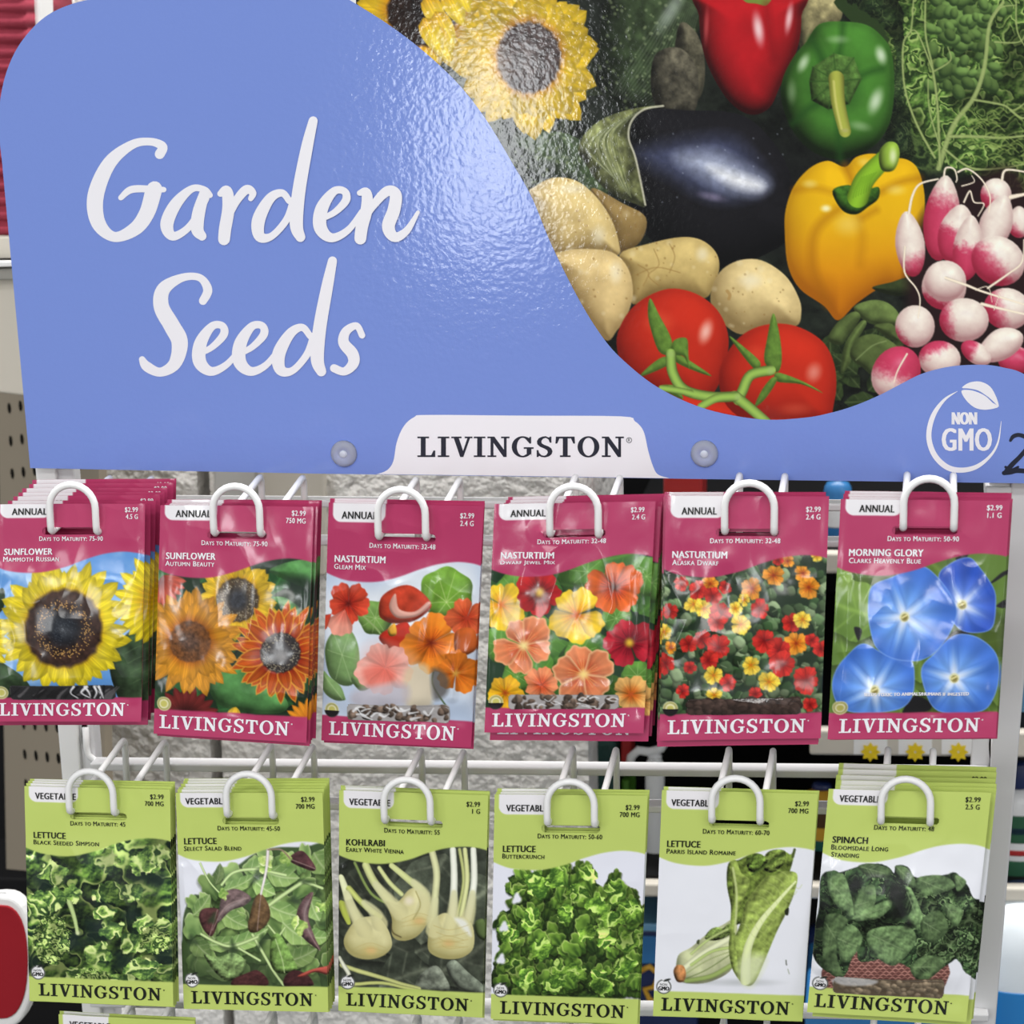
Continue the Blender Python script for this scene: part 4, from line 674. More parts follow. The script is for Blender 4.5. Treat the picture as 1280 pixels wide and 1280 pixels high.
def art_spi(c):
    c.C[:] = rgb(238, 240, 248)
    c.fill([(110, 1000), (200, 930), (690, 980), (640, 1110), (560, 1160), (150, 1130), (100, 1080)], rgb(112, 70, 66))
    for k in range(14):
        y = 945+k*14
        for j in range(22): x = 104+j*27+(k % 2)*13; c.stroke([(x, y+3), (x+11, y-3), (x+24, y+3)], 8, rgb(164, 116, 106) if (j+k) % 3 else rgb(136, 92, 84), shade=.55)
    c.fill([(650, 960), (760, 900), (820, 1080), (800, 1170), (630, 1150), (668, 1040)], rgb(236, 238, 246), smooth=False)
    P = [(90, 640), (110, 600), (150, 585), (180, 595), (250, 575), (300, 560), (360, 565), (400, 580), (420, 600), (430, 568), (480, 575), (520, 620), (640, 612), (690, 605), (740, 650), (770, 710), (805, 735), (815, 860), (800, 1060), (740, 1045), (700, 980), (660, 1000), (560, 1060), (490, 1010), (380, 970), (270, 985), (250, 930), (190, 1060), (110, 1020), (60, 970), (60, 860), (85, 760)]
    c.fill(P, rgb(28, 38, 28)); c.curly(P, .011, 6, rgb(24, 34, 24), rgb(62, 86, 54), rgb(104, 128, 86), 12, 8, 1.4, lo=.5, rimw=.09)
    c.curly([(500, 720), (560, 660), (700, 680), (790, 750), (800, 1050), (700, 970), (580, 1050), (510, 900)], .026, 3.4, rgb(22, 32, 22), rgb(78, 102, 64), rgb(126, 150, 104), 14, 14, 1.2, lo=.7, rimw=.2, oct=2)
    for Q, q in (([(125, 620), (190, 600), (225, 680), (245, 780), (200, 770), (140, 700)], 1.15), ([(240, 740), (270, 670), (330, 650), (335, 730), (280, 790), (245, 780)], 1.05), ([(230, 795), (320, 740), (405, 710), (400, 750), (340, 795)], 1.25), ([(110, 800), (160, 770), (215, 800), (190, 850), (165, 960), (195, 1060), (110, 1010)], .9), ([(160, 880), (230, 820), (280, 880), (240, 960), (190, 985)], 1.1), ([(300, 860), (370, 830), (490, 830), (515, 900), (440, 990), (390, 995), (320, 940)], 1.15), ([(260, 570), (330, 560), (410, 590), (380, 620), (300, 610)], .8), ([(425, 570), (480, 580), (520, 640), (500, 660), (440, 610)], 1.), ([(520, 620), (640, 612), (690, 660), (600, 690), (540, 690)], 1.05), ([(470, 660), (500, 670), (545, 780), (540, 850), (480, 800), (500, 740)], 1.3), ([(490, 1010), (560, 960), (640, 980), (620, 1030), (540, 1080)], .95), ([(690, 610), (740, 640), (700, 680)], 1.1), ([(540, 800), (620, 760), (660, 840), (600, 900), (550, 880)], .9), ([(640, 730), (720, 760), (700, 830), (660, 800)], 1.1)):
        c.blob(Q, rgb(104, 130, 86)*q, w=18, nf=.024, amb=.45, dif=.58, emb=1.1, noise=.25, dark=rgb(24, 34, 24)); m = np.mean(np.array(Q, float), 0); q0 = np.array(Q[0], float)
        c.stroke([tuple(q0*.8+m*.2), tuple(m), tuple(m*1.55-q0*.55)], 4, rgb(150, 172, 126), w2=2, op=.6)
        for t_ in (.15, .5): m2 = q0*.6*(1-t_)+m*(1-.6*(1-t_)); d_ = (m-q0)*.35; c.stroke([tuple(m2), tuple(m2+d_+np.array([-d_[1], d_[0]])*.9)], 2.5, rgb(140, 162, 116), op=.5); c.stroke([tuple(m2), tuple(m2+d_-np.array([-d_[1], d_[0]])*.9)], 2.5, rgb(140, 162, 116), op=.5)
    for x, y, r in ((430, 690, 36), (440, 760, 32), (485, 815, 18), (250, 640, 24)): c.fill(ell(x, y, r, r*1.2, 0, 14, .1, 3), rgb(22, 24, 22), soft=12, op=.85)
ART = dict(sun=art_sun, aut=art_aut, gle=art_gle, jew=art_jew, ala=art_ala, mor=art_mor, bss=art_bss, sal=art_sal, koh=art_koh, but=art_but, rom=art_rom, low=art_bss, spi=art_spi)
# seed windows: trace outline (x0,y0,x1,y1), contents
WIN = dict(sun=(50, 1012, 515, 1080), gle=(160, 1030, 612, 1105), jew=(130, 983, 618, 1050), ala=(176, 1000, 680, 1076), spi=(150, 1068, 640, 1152))
def bil(co, U, V):
    tl, tr, bl, br = [np.asarray(q, float) for q in co]; U = np.asarray(U)[..., None]; V = np.asarray(V)[..., None]
    return (tl*(1-U)+tr*U)*(1-V)+(bl*(1-U)+br*U)*V
def paint_window(c, key):
    x0, y0, x1, y1 = WIN[key]; rs = np.random.RandomState(len(key)+ord(key[0])); h = y1-y0
    P = [(x0+10, y0), (x1-10, y0), (x1, y0+10), (x1, y1-10), (x1-10, y1), (x0+10, y1), (x0, y1-10), (x0, y0+10)]
    if key == 'sun':
        c.fill(P, rgb(44, 44, 46), smooth=False)
        for k in range(26): x = rs.uniform(x0, x1-20); a = rs.uniform(-.5, .5); c.stroke([(x, y1-rs.uniform(2, 20)), (x+20, y0+h*.5), (x+46, y0+rs.uniform(2, 24))], 13, rgb(30, 30, 32) if k % 2 else rgb(96, 94, 96), w2=3, op=.9)
        for k in range(12): x = x0+rs.uniform(.58, .94)*(x1-x0); c.stroke([(x, y0+6), (x+rs.uniform(-30, 30), y0+h*.5), (x+rs.uniform(-14, 34), y1-6)], 12, rgb(240, 240, 244) if k % 2 else rgb(24, 24, 26), w2=4)
    elif key in ('gle', 'jew'):
        c.fill(P, rgb(176, 172, 172), smooth=False)
        for k in range(46):
            x = rs.uniform(x0+8, x1-8); y = rs.uniform(y0+8, y1-6); r = rs.uniform(10, 24); c.blob(ell(x, y, r, r*.75, rs.uniform(0, 3), 12, .1, 3, k), rgb(132, 112, 98)*rs.uniform(.5, 1.2), w=r*.7, n=3)
        for k in range(14): x = rs.uniform(x0+10, x1-40); y = rs.uniform(y0+8, y1-8); c.stroke([(x, y), (x+18, y+rs.uniform(-16, 16)), (x+40, y+rs.uniform(-20, 20))], rs.uniform(4, 22 if key == 'gle' else 8), rgb(246, 246, 248), w2=4, op=.9)
    else:
        c.fill(P, rgb(54, 42, 38) if key == 'ala' else rgb(96, 82, 66), smooth=False); base = rgb(78, 62, 56) if key == 'ala' else rgb(160, 142, 118)
        for k in range(110):
            x = rs.uniform(x0+8, x1-8); y = y0+6+(h-12)*(k/110.) if key == 'ala' else rs.uniform(y0+8, y1-8); r = rs.uniform(15, 22)*(1 if key == 'ala' else .72)
            c.blob(ell(x, y, r, r*.9, 0, 12, .06, 4, k), base*rs.uniform(.7, 1.15), w=r*.7, ly=-.6, n=3, noise=.2, nf=.06, dark=base*.3)
        if key == 'spi': c.fill([(150, 1070), (330, 1072), (325, 1095), (240, 1110), (170, 1105)], rgb(206, 206, 208), soft=6, op=.8)
def paint_packet(key, U, V):
    ox, oy, co, vt, n, sp = PK[key]; P = bil(co, U, V); c = Can(P[..., 0], P[..., 1], (1, 1, 1)); red = oy < 800
    ART[key](c)
    if key in WIN and key != 'x': paint_window(c, key)
    hd = MAG if red else LIME
    d = Can(U, V, hd); b = np.hypot(P[0, -1, 0]-P[0, 0, 0], P[0, -1, 1]-P[0, 0, 1]); d.px = c.px/b
    wv = np.interp(U, WAVE[:, 0], WAVE[:, 1]); a = d.px*1.4
    m = np.clip(.5-(V-wv)/a, 0, 1); m = np.maximum(m, np.clip(.5+(V-(.902 if red else .897))/a, 0, 1)); c.C = c.C*(1-m[..., None])+hd*m[..., None]
    # white category tab
    qx, qy, hw, hh, r = U-.2, (V-.0)*1.58, .17, .143, .055
    dx = np.abs(qx)-hw+r; dy = np.abs(qy)-hh+r; sd = np.hypot(np.maximum(dx, 0), np.maximum(dy, 0))+np.minimum(np.maximum(dx, dy), 0)-r
    m = np.clip(.5-sd/(d.px*1.4), 0, 1)[..., None]; c.C = c.C*(1-m)+rgb(240, 238, 242)*m
    # round badge
    rr = np.hypot(U-.065, (V-.877)*1.5)
    if red:
        dark = key in ('gle', 'jew', 'ala')
        def put(m, col): c.C[:] = c.C*(1-m[..., None])+np.asarray(col)*m[..., None]
        put(np.clip(.5-(rr-.047)/a, 0, 1), rgb(236, 232, 190)); put(np.clip(.5-(np.abs(rr-.037)-.006)/a, 0, 1)*.7, rgb(150, 146, 70)); put(np.clip(.5-(rr-.022)/a, 0, 1), rgb(206, 200, 110))
        if dark: put(np.clip(.5-(rr-.05)/a, 0, 1)*(V > .88), rgb(34, 32, 34))
    else:
        def put(m, col): c.C[:] = c.C*(1-m[..., None])+np.asarray(col)*m[..., None]
        put(np.clip(.5-(rr-.05)/a, 0, 1), rgb(246, 246, 248)); put(np.clip(.5-(np.abs(rr-.047)-.003)/a, 0, 1)*(np.hypot(U-.075, (V-.845)*1.5) > .02), rgb(40, 44, 40)); put(np.clip(.5-(np.hypot((U-.085)/1.6+(V-.846)*1.2, (V-.846)*1.5)-.011)/a, 0, 1), rgb(40, 44, 40))
    return c.C
# ---------------------------------------------------------------- helpers
def lin(c):
    c = np.asarray(c, float); return np.where(c <= .04045, c/12.92, ((c+.055)/1.055)**2.4)
def mat(name, col, rough=.5, spec=.5, metal=0., bump=None, coat=0., trans=0., attr=False, ior=1.5):
    m = bpy.data.materials.new(name); m.use_nodes = True; N = m.node_tree.nodes; L = m.node_tree.links; b = N['Principled BSDF']
    b.inputs['Base Color'].default_value = tuple(lin(col))+(1,); b.inputs['Roughness'].default_value = rough; b.inputs['Specular IOR Level'].default_value = spec
    b.inputs['Metallic'].default_value = metal; b.inputs['Coat Weight'].default_value = coat; b.inputs['Coat Roughness'].default_value = .08; b.inputs['Transmission Weight'].default_value = trans; b.inputs['IOR'].default_value = ior
    if attr:
        a = N.new('ShaderNodeVertexColor'); a.layer_name = 'ink'; L.new(a.outputs['Color'], b.inputs['Base Color'])
    if bump:
        tc = N.new('ShaderNodeTexCoord'); prev = None
        for sc, dist, st, det in bump:
            n = N.new('ShaderNodeTexNoise'); n.inputs['Scale'].default_value = sc; n.inputs['Detail'].default_value = det; L.new(tc.outputs['Object'], n.inputs['Vector'])
            u = N.new('ShaderNodeBump'); u.inputs['Strength'].default_value = st; u.inputs['Distance'].default_value = dist; L.new(n.outputs['Fac'], u.inputs['Height'])
            if prev: L.new(prev.outputs['Normal'], u.inputs['Normal'])
            prev = u
        L.new(prev.outputs['Normal'], b.inputs['Normal'])
    return m
def mesh_obj(name, V, F, mats, parent=None, loc=(0, 0, 0), mi=None, ink=None, smooth=True):
    me = bpy.data.meshes.new(name); V = np.asarray(V, float)-np.asarray(loc, float)
    if isinstance(F, np.ndarray):
        k = F.shape[1]; me.vertices.add(len(V)); me.vertices.foreach_set('co', V.astype(np.float32).ravel()); me.loops.add(F.size); me.loops.foreach_set('vertex_index', F.astype(np.int32).ravel())
        me.polygons.add(len(F)); me.polygons.foreach_set('loop_start', np.arange(0, F.size, k, dtype=np.int32)); me.update(calc_edges=True)
    else: me.from_pydata(V.tolist(), [], F); me.update()
    for m in (mats if isinstance(mats, list) else [mats]): me.materials.append(m)
    if mi is not None: me.polygons.foreach_set('material_index', np.asarray(mi, np.int32))
    if ink is not None:
        a = me.color_attributes.new('ink', 'FLOAT_COLOR', 'POINT'); q = np.ones((len(V), 4), np.float32); q[:, :3] = lin(np.clip(ink, 0, 1)); a.data.foreach_set('color', q.ravel())
    me.polygons.foreach_set('use_smooth', np.full(len(me.polygons), smooth)); me.update()
    o = bpy.data.objects.new(name, me); COL.objects.link(o)
    if parent is not None: o.parent = parent; o.location = loc if parent.type != 'EMPTY' or True else loc
    else: o.location = loc
    return o
def under(o, p):                           # hang a part on its thing, keeping where it stands
    o.parent = p; o.location = Vector(o.location)-Vector(p.location); return o
def thing(name, loc, label, cat, group=None):
    o = bpy.data.objects.new(name, None); COL.objects.link(o); o.location = loc; o.empty_display_size = .02; tag(o, label, cat, group); return o
def tag(o, label, cat, group=None):
    o['label'] = label; o['category'] = cat
    if group: o['group'] = group
    return o
class MB:                                  # gathers boxes, lathes and tubes of ONE part
    def __init__(s): s.V = []; s.F = []
    def add(s, V, F): n = len(s.V); s.V += [tuple(v) for v in V]; s.F += [tuple(i+n for i in f) for f in F]; return s
    def hexa(s, P): return s.add(P, [(0, 1, 2, 3), (7, 6, 5, 4), (0, 4, 5, 1), (1, 5, 6, 2), (2, 6, 7, 3), (3, 7, 4, 0)])
    def box(s, x0, x1, y0, y1, z0, z1): return s.hexa([(x0, y0, z0), (x1, y0, z0), (x1, y0, z1), (x0, y0, z1), (x0, y1, z0), (x1, y1, z0), (x1, y1, z1), (x0, y1, z1)])
    def quad(s, Q, y1):                    # a slab: front outline Q (any number of points, counter-clockwise seen from the front), back at depth y1
        n = len(Q); B = [(q[0], y1, q[2]) for q in Q]; return s.add(list(Q)+B, [tuple(range(n)), tuple(range(2*n-1, n-1, -1))]+[(i, i+n, (i+1) % n+n, (i+1) % n) for i in range(n)])
    def tube(s, P, r, k=10, caps=True):
        P = [Vector(p) for p in P]; n = len(P); t = [(P[min(i+1, n-1)]-P[max(i-1, 0)]).normalized() for i in range(n)]
        a = t[0].orthogonal().normalized(); V = []; F = []
        for i in range(n):
            a = (a-t[i]*a.dot(t[i])).normalized(); b = t[i].cross(a)
            for j in range(k): q = 2*math.pi*j/k; V.append(P[i]+(a*math.cos(q)+b*math.sin(q))*r)
        for i in range(n-1):
            for j in range(k): F.append((i*k+j, i*k+(j+1) % k, (i+1)*k+(j+1) % k, (i+1)*k+j))
        if caps: F += [tuple(range(k-1, -1, -1)), tuple((n-1)*k+j for j in range(k))]
        return s.add(V, F)
    def lathe(s, prof, c, k=36, sx=1., sy=1.):
        V = []; F = []; n = len(prof)
        for r, z in prof:
            for j in range(k): q = 2*math.pi*j/k; V.append((c[0]+r*math.cos(q)*sx, c[1]+r*math.sin(q)*sy, c[2]+z))
        for i in range(n-1):
            for j in range(k): F.append((i*k+j, i*k+(j+1) % k, (i+1)*k+(j+1) % k, (i+1)*k+j))
        F += [tuple(range(k-1, -1, -1)), tuple((n-1)*k+j for j in range(k))]; return s.add(V, F)
    def build(s, name, m, parent=None, bev=0., smooth=False):
        o = mesh_obj(name, s.V, s.F, m, smooth=smooth)
        if bev:
            b = o.modifiers.new('soft_edges', 'BEVEL'); b.width = bev; b.segments = 3; b.limit_method = 'ANGLE'; b.angle_limit = .7
        if parent is not None: under(o, parent)
        return o
def rounded(o, bev):
    b = o.modifiers.new('soft_edges', 'BEVEL'); b.width = bev; b.segments = 3; b.limit_method = 'ANGLE'; b.angle_limit = .7; return o

# ---------------------------------------------------------------- lettering as outlines
_fc = {}
def type_faces(text, bold=0., caps=False):
    k = (text, bold, caps)
    if k in _fc: return _fc[k]
    cu = bpy.data.curves.new('t', 'FONT'); cu.body = text; cu.offset = 0; cu.space_character = 1.08; cu.resolution_u = 3; cu.fill_mode = 'FRONT' if hasattr(cu, 'fill_mode') else cu.fill_mode
    if caps:
        cu.small_caps_scale = .8
        for f in cu.body_format: f.use_small_caps = True
    o = bpy.data.objects.new('t', cu); COL.objects.link(o); bpy.context.view_layer.update()
    me = o.evaluated_get(bpy.context.evaluated_depsgraph_get()).to_mesh()
    V = np.array([(v.co.x, v.co.y) for v in me.vertices]); F = [tuple(p.vertices) for p in me.polygons]
    o.to_mesh_clear(); bpy.data.objects.remove(o); bpy.data.curves.remove(cu)
    a, b = V.min(0), V.max(0); V = (V-a)/(b-a); _fc[k] = (V, F); return V, F
def tess(loops):
    pts = [[Vector((x, y, 0)) for x, y in L] for L in loops]; T = tessellate_polygon(pts); return np.array([p for L in loops for p in L], float), [tuple(t) for t in T]
def arcp(cx, cy, rx, ry, a0, a1, n): return [(cx+rx*math.cos(math.radians(a0+(a1-a0)*i/n)), cy+ry*math.sin(math.radians(a0+(a1-a0)*i/n))) for i in range(n+1)]
def slab_brand():                          # the packets' wide slab-serif name, normalised to a 1 x 1 box
    G = {'L': (.80, [[(0, 0), (.80, 0), (.80, .32), (.72, .32), (.62, .09), (.37, .09), (.37, .92), (.52, .92), (.52, 1), (0, 1), (0, .92), (.15, .92), (.15, .08), (0, .08)]]),
         'I': (.50, [[(0, 0), (.52, 0), (.52, .08), (.37, .08), (.37, .92), (.52, .92), (.52, 1), (0, 1), (0, .92), (.15, .92), (.15, .08), (0, .08)]]),
         'V': (.90, [[(0, 1), (.46, 1), (.46, .92), (.34, .92), (.53, .30), (.72, .92), (.60, .92), (.60, 1), (.95, 1), (.95, .92), (.84, .92), (.54, 0), (.40, 0), (.11, .92), (0, .92)]]),
         'N': (.98, [[(0, 0), (.40, 0), (.40, .08), (.27, .08), (.27, .70), (.72, 0), (.86, 0), (.86, .92), (.99, .92), (.99, 1), (.61, 1), (.61, .92), (.74, .92), (.74, .36), (.31, 1), (0, 1), (0, .92), (.14, .92), (.14, .08), (0, .08)]]),
         'T': (.88, [[(.20, 0), (.68, 0), (.68, .08), (.55, .08), (.55, .91), (.70, .91), (.80, .66), (.88, .66), (.86, 1), (.02, 1), (0, .66), (.08, .66), (.18, .91), (.33, .91), (.33, .08), (.20, .08)]]),
         'O': (.98, [arcp(.49, .5, .49, .52, 0, 350, 34), arcp(.49, .5, .26, .44, 0, 350, 34)]),
         'G': (.98, [arcp(.49, .5, .49, .52, 50, 318, 30)+[(.88, .06), (.88, .40), (.98, .40), (.98, .48), (.54, .48), (.54, .40), (.67, .40), (.67, .14)]+arcp(.49, .5, .26, .44, 300, 62, 26)+[(.80, .66), (.87, .66), (.87, .99), (.80, .99), (.78, .92)]]),
         'S': (.76, [[(.03, 0), (.10, 0), (.14, .06)]+[(.24, .0), (.40, -.02), (.58, .03), (.70, .14), (.74, .28), (.69, .42), (.56, .52), (.36, .60), (.25, .68), (.24, .79), (.32, .90), (.44, .94), (.56, .86), (.62, .70), (.69, .70), (.69, 1), (.62, 1), (.58, .95), (.44, 1.02), (.28, 1.0), (.12, .92), (.04, .78), (.06, .62), (.18, .50), (.38, .41), (.50, .33), (.53, .22), (.46, .10), (.36, .06), (.24, .09), (.14, .20), (.10, .34), (.03, .34)]])}
    V = []; F = []; x = 0
    for ch in 'LIVINGSTON':
        w, loops = G[ch]; v, f = tess(loops); n = sum(len(q) for q in V); V.append(v+np.array([x, 0])); F += [tuple(i+n for i in t) for t in f]; x += w+.11
    V = np.vstack(V); V[:, 0] /= V[:, 0].max(); return V, F
def ribbon(P, n=7):                        # a pen stroke: (x, y, width) along its middle
    P = np.asarray(P, float); Q = catmull(P, n, False); V = []; F = []
    for i in range(len(Q)-1):               # capsule between neighbours, so tight turns stay clean
        (x0, y0, a), (x1, y1, b) = Q[i], Q[i+1]; th = math.atan2(y1-y0, x1-x0); k0 = len(V)
        V += [(x1+b/2*math.cos(th+t), y1+b/2*math.sin(th+t), i*1e-6) for t in np.linspace(-math.pi/2, math.pi/2, 8)]+[(x0+a/2*math.cos(th+t), y0+a/2*math.sin(th+t), i*1e-6) for t in np.linspace(math.pi/2, 1.5*math.pi, 8)]; F.append(tuple(range(k0, k0+16)))
    return np.array(V), F
BRAND = slab_brand()

# ---------------------------------------------------------------- materials
m_white = mat('white_powder_coat', rgb(236, 236, 236), .38, .5, bump=[(900, .0002, .15, 2)])
m_grey = mat('light_grey_powder_coat', rgb(214, 214, 216), .42, .5, bump=[(900, .0002, .15, 2)])
m_film = mat('glossy_printed_film', (1, 1, 1), .17, .6, attr=True, bump=[(120, .0007, .12, 2)])
m_foil = mat('packet_back_film', rgb(206, 204, 208), .35, .5)
m_card = mat('printed_header_card', rgb(121, 145, 217), .09, .34, bump=[(300, .0006, .17, 2.5), (55, .0008, .08, 1)])
m_photo = mat('printed_photograph', (1, 1, 1), .09, .34, attr=True, bump=[(300, .0006, .17, 2.5), (55, .0008, .08, 1)])
m_board = mat('card_core', rgb(236, 236, 236), .7)
m_ink = mat('white_print', rgb(238, 237, 243), .32, .4)
m_navy = mat('dark_navy_print', rgb(20, 26, 44), .35, .4)
m_black = mat('black_print', rgb(18, 20, 20), .4, .4)
m_dkgreen = mat('dark_green_print', rgb(20, 26, 18), .4, .4)
m_marker = mat('black_marker', rgb(22, 28, 48), .35, .5)
m_clear = mat('clear_plastic', rgb(232, 238, 255), .5, .4, trans=.7, ior=1.45)
m_seed = mat('seed_window_film', (1, 1, 1), .12, .6, attr=True, coat=.6, bump=[(260, .0012, .5, 2)])
m_stucco = mat('white_textured_masonry', rgb(240, 238, 234), .8, .25, bump=[(75, .006, 1., 3), (190, .003, .6, 2)])
m_beige = mat('beige_paint', rgb(206, 200, 188), .6, .3)
m_dark = mat('dark_shelf_interior', rgb(14, 14, 16), .7, .2)
m_peg = mat('beige_pegboard', rgb(146, 136, 120), .6, .3)
m_hole = mat('peg_hole', rgb(18, 16, 14), .9, .1)
m_floor = mat('grey_floor_tile', rgb(62, 61, 60), .6, .2)

# ---------------------------------------------------------------- setting
def struct(o): o['kind'] = 'structure'; return o
struct(MB().box(-4, 4, -6, 2.5, -.02, 0).build('floor', m_floor))
Yw = .34
def wallpiece(name, xa, xb, m, Y=Yw, th=.22):
    (a0, a1), (b0, b1) = xa, xb            # left and right edge, each as its photo x at two heights (600, 1250)
    f = lambda x0, x1: (at(x0, 600, Y), at(x1, 1250, Y))
    P, Q = f(a0, a1), f(b0, b1)
    def ex(p, q, z): t = (z-p[2])/(q[2]-p[2]); return p[0]+(q[0]-p[0])*t
    z0, z1 = 0., 1.75; o = MB().quad([(ex(*P, z0), Y, z0), (ex(*Q, z0), Y, z0), (ex(*Q, z1), Y, z1), (ex(*P, z1), Y, z1)], Y+th).build(name, m); return struct(o)
wallpiece('wall_back', (262, 292), (729, 741), m_stucco)
wallpiece('wall_left', (110, 150), (246, 278), m_stucco)
wallpiece('wall_gap', (240, 270), (268, 300), mat('dark_joint', rgb(60, 58, 54), .8, .2), Yw+.05, .1)  # dark strip set back in the joint between the wall pieces
q = [at(x, y, Yw-.012) for x, y in ((330, 720), (406, 720), (404, 540), (328, 540))]
struct(MB().quad(q, Yw).build('trim_1', m_beige, bev=.002))
q = [at(x, y, Yw-.006) for x, y in ((268, 720), (322, 720), (320, 540), (266, 540))]
struct(MB().quad(q, Yw).build('trim_2', mat('pale_grey_paint', rgb(202, 202, 200), .6, .3), bev=.002))
struct(MB().box(-1.4, 1.4, .75, .80, 0, 2.2).build('wall_shelf_back', m_dark))

# ---------------------------------------------------------------- display rack
rack = thing('display_rack', (0, .01, 0), 'white metal display rack with side posts and horizontal bars behind all the hanging seed packets', 'display rack')
YB = .0024
def edgeX(pts, z, Y):
    a, b = at(*pts[0], Y), at(*pts[1], Y); t = (z-a[2])/(b[2]-a[2]); return a[0]+(b[0]-a[0])*t
def post(L, R, Y0, Y1, m, name):
    z0, z1 = 0., at(640, 540, .008)[2]; xs = [edgeX(e, z, Y0) for z in (z0, z1) for e in (L, R)]
    return MB().quad([(xs[0], Y0, z0), (xs[1], Y0, z0), (xs[3], Y0, z1), (xs[2], Y0, z1)], Y1).build(name, m, rack, bev=.0015)
lp = post([(72, 915), (101, 1250)], [(97, 915), (125, 1250)], .012, .045, m_white, 'post')
post([(98, 915), (126, 1250)], [(117, 915), (143, 1250)], .016, .03, m_grey, 'post_flange')
post([(1241, 915), (1214, 1275)], [(1275, 915), (1245, 1275)], .012, .045, m_grey, 'post')
post([(1217, 915), (1194, 1275)], [(1240, 915), (1213, 1275)], .016, .03, m_grey, 'post_flange')
for x, y in ((106, 920), (1241, 930)):     # keyhole slots of the posts, with the bar's hook in them
    c0 = at(x, y, .0155); k = MB().quad([(c0[0]+.0022*math.cos(t), .0155, c0[2]+.011*math.sin(t)) for t in np.linspace(0, 2*math.pi, 16, endpoint=False)], .0162); k.build('slot', m_hole, rack)
    k = MB().tube([(c0[0]+.001, .0145, c0[2]+.006), (c0[0]+.001, .0145, c0[2]-.006), (c0[0]+.002, .0145, c0[2]-.012), (c0[0]+.006, .0145, c0[2]-.0155), (c0[0]+.012, .0145, c0[2]-.0165)], .0022); k.build('bar_hook', m_white, rack, smooth=True)
for ya, yb, h in ((633, 636, 10), (682, 681, 9), (964, 970, 11), (1011, 1016, 10), (1260, 1273, 11)):
    L, R = at(112, ya-5+ (0), YB), at(1236, yb, YB); s = h*.00047/2
    MB().quad([(L[0], YB, L[2]-s), (R[0], YB, R[2]-s), (R[0], YB, R[2]+s), (L[0], YB, L[2]+s)], .0165).build('horizontal_bar', m_grey, rack, bev=.0012)
L, R = at(60, 556, .008), at(1262, 566, .008)
MB().quad([(L[0], .0066, L[2]-.006), (R[0], .0066, R[2]-.006), (R[0], .0066, R[2]+.006), (L[0], .0066, L[2]+.006)], .0165).build('horizontal_bar', m_grey, rack, bev=.0012)
# top rail that shows right of the last magenta packets
q = [at(x, y, .013) for x, y in ((1232, 643), (1284, 645), (1284, 610), (1232, 608))]; MB().quad(q, .04).build('corner_bracket', m_grey, rack, bev=.001)

# ---------------------------------------------------------------- header card
YS, YS2 = .0028, .0062
card_out = [(38, 585), (3, 205), (-1, 165), (0, 128), (9, 88), (27, 52), (58, 20), (100, 2), (150, -5), (640, -12), (1310, -4), (1316, 300), (1318, 606), (1280, 604), (900, 599), (400, 592)]
def plane_pts(P, off=0.): return [tuple(at(x, y, YS)+np.array([0, -off, 0])) for x, y in P]
o3 = plane_pts(card_out); c0 = np.mean(o3, 0); c0[1] = YS2; c0[2] = min(p[2] for p in o3)
head = thing('header_card', tuple(c0), 'wide blue and photo printed header card with white script lettering above the seed packets', 'sign')
def flat(name, V2, F, m, off, parent=head, conv=None):
    V = [tuple(at(p[0], p[1], YS)+np.array([0, -off-(p[2] if len(p) > 2 else 0), 0])) for p in V2]
    return under(mesh_obj(name, V, F, m, smooth=False), parent)
def facing(V, F):                          # wind flat faces towards the viewer (photo y runs down)
    out = []
    for f in F:
        a = 0
        for i in range(len(f)): p, r = V[f[i-1]], V[f[i]]; a += p[0]*r[1]-r[0]*p[1]
        out.append(tuple(f) if a < 0 else tuple(reversed(f)))
    return out
outl = catmull([(3, 205), (-1, 165), (0, 128), (9, 88), (27, 52), (58, 20), (100, 2), (150, -5)], 5, False).tolist()
outl = [(38, 585)]+outl+[(640, -12), (1310, -4), (1316, 300), (1318, 606), (1280, 604), (900, 599), (400, 592)]
front = [tuple(at(x, y, YS)) for x, y in outl][::-1]
under(MB().quad(front, YS2).build('card', m_board), head)
e = catmull(BLUE_EDGE, 6, False); e = [p for p in e.tolist() if -14 < p[0] < 1316 and p[1] > -11]
bl = outl[:outl.index((640, -12))]+[(e[0][0]-3, -9.)]+e+[(1316.5, e[-1][1]+2), (1318, 606), (1280, 604), (900, 599), (400, 592)]
V, F = tess([bl]); flat('blue_panel', V, facing(V, F), m_card, .0003)
# the printed photograph
xs = np.arange(392, 1316.1, 1.); ys = np.arange(-11, 527, 1.); X, Y = np.meshgrid(xs, ys); C = paint_poster(X, Y).C
d = np.stack([(X-640)/CAMF, (Y-640)/CAMF, np.ones_like(X)], -1)@RC; t = (YS-.00015-CAMC[1])/d[..., 1]; PV = CAMC+d*t[..., None]
ex = np.interp(xs, [p[0] for p in e], [p[1] for p in e]); keep = Y[:-1, :-1] < ex[None, :-1]+3
idx = np.arange(X.size).reshape(X.shape); Q = np.stack([idx[:-1, :-1], idx[1:, :-1], idx[1:, 1:], idx[:-1, 1:]], -1)[keep]
used, inv = np.unique(Q, return_inverse=True); under(mesh_obj('photo_print', PV.reshape(-1, 3)[used], inv.reshape(Q.shape), m_photo, ink=C.reshape(-1, 3)[used]), head)
def strokes(name, S, conv, m, off):
    V = []; F = []; W_ = []
    for st in S:
        v, f = ribbon([(*conv(x, y), w*.57) for x, y, w in st]); n = len(V); V += [(p[0], p[1], p[2]+.00009*len(W_)) for p in v]; W_.append(1); F += [tuple(i+n for i in q) for q in f]
    return flat(name, V, facing(V, F), m, off)
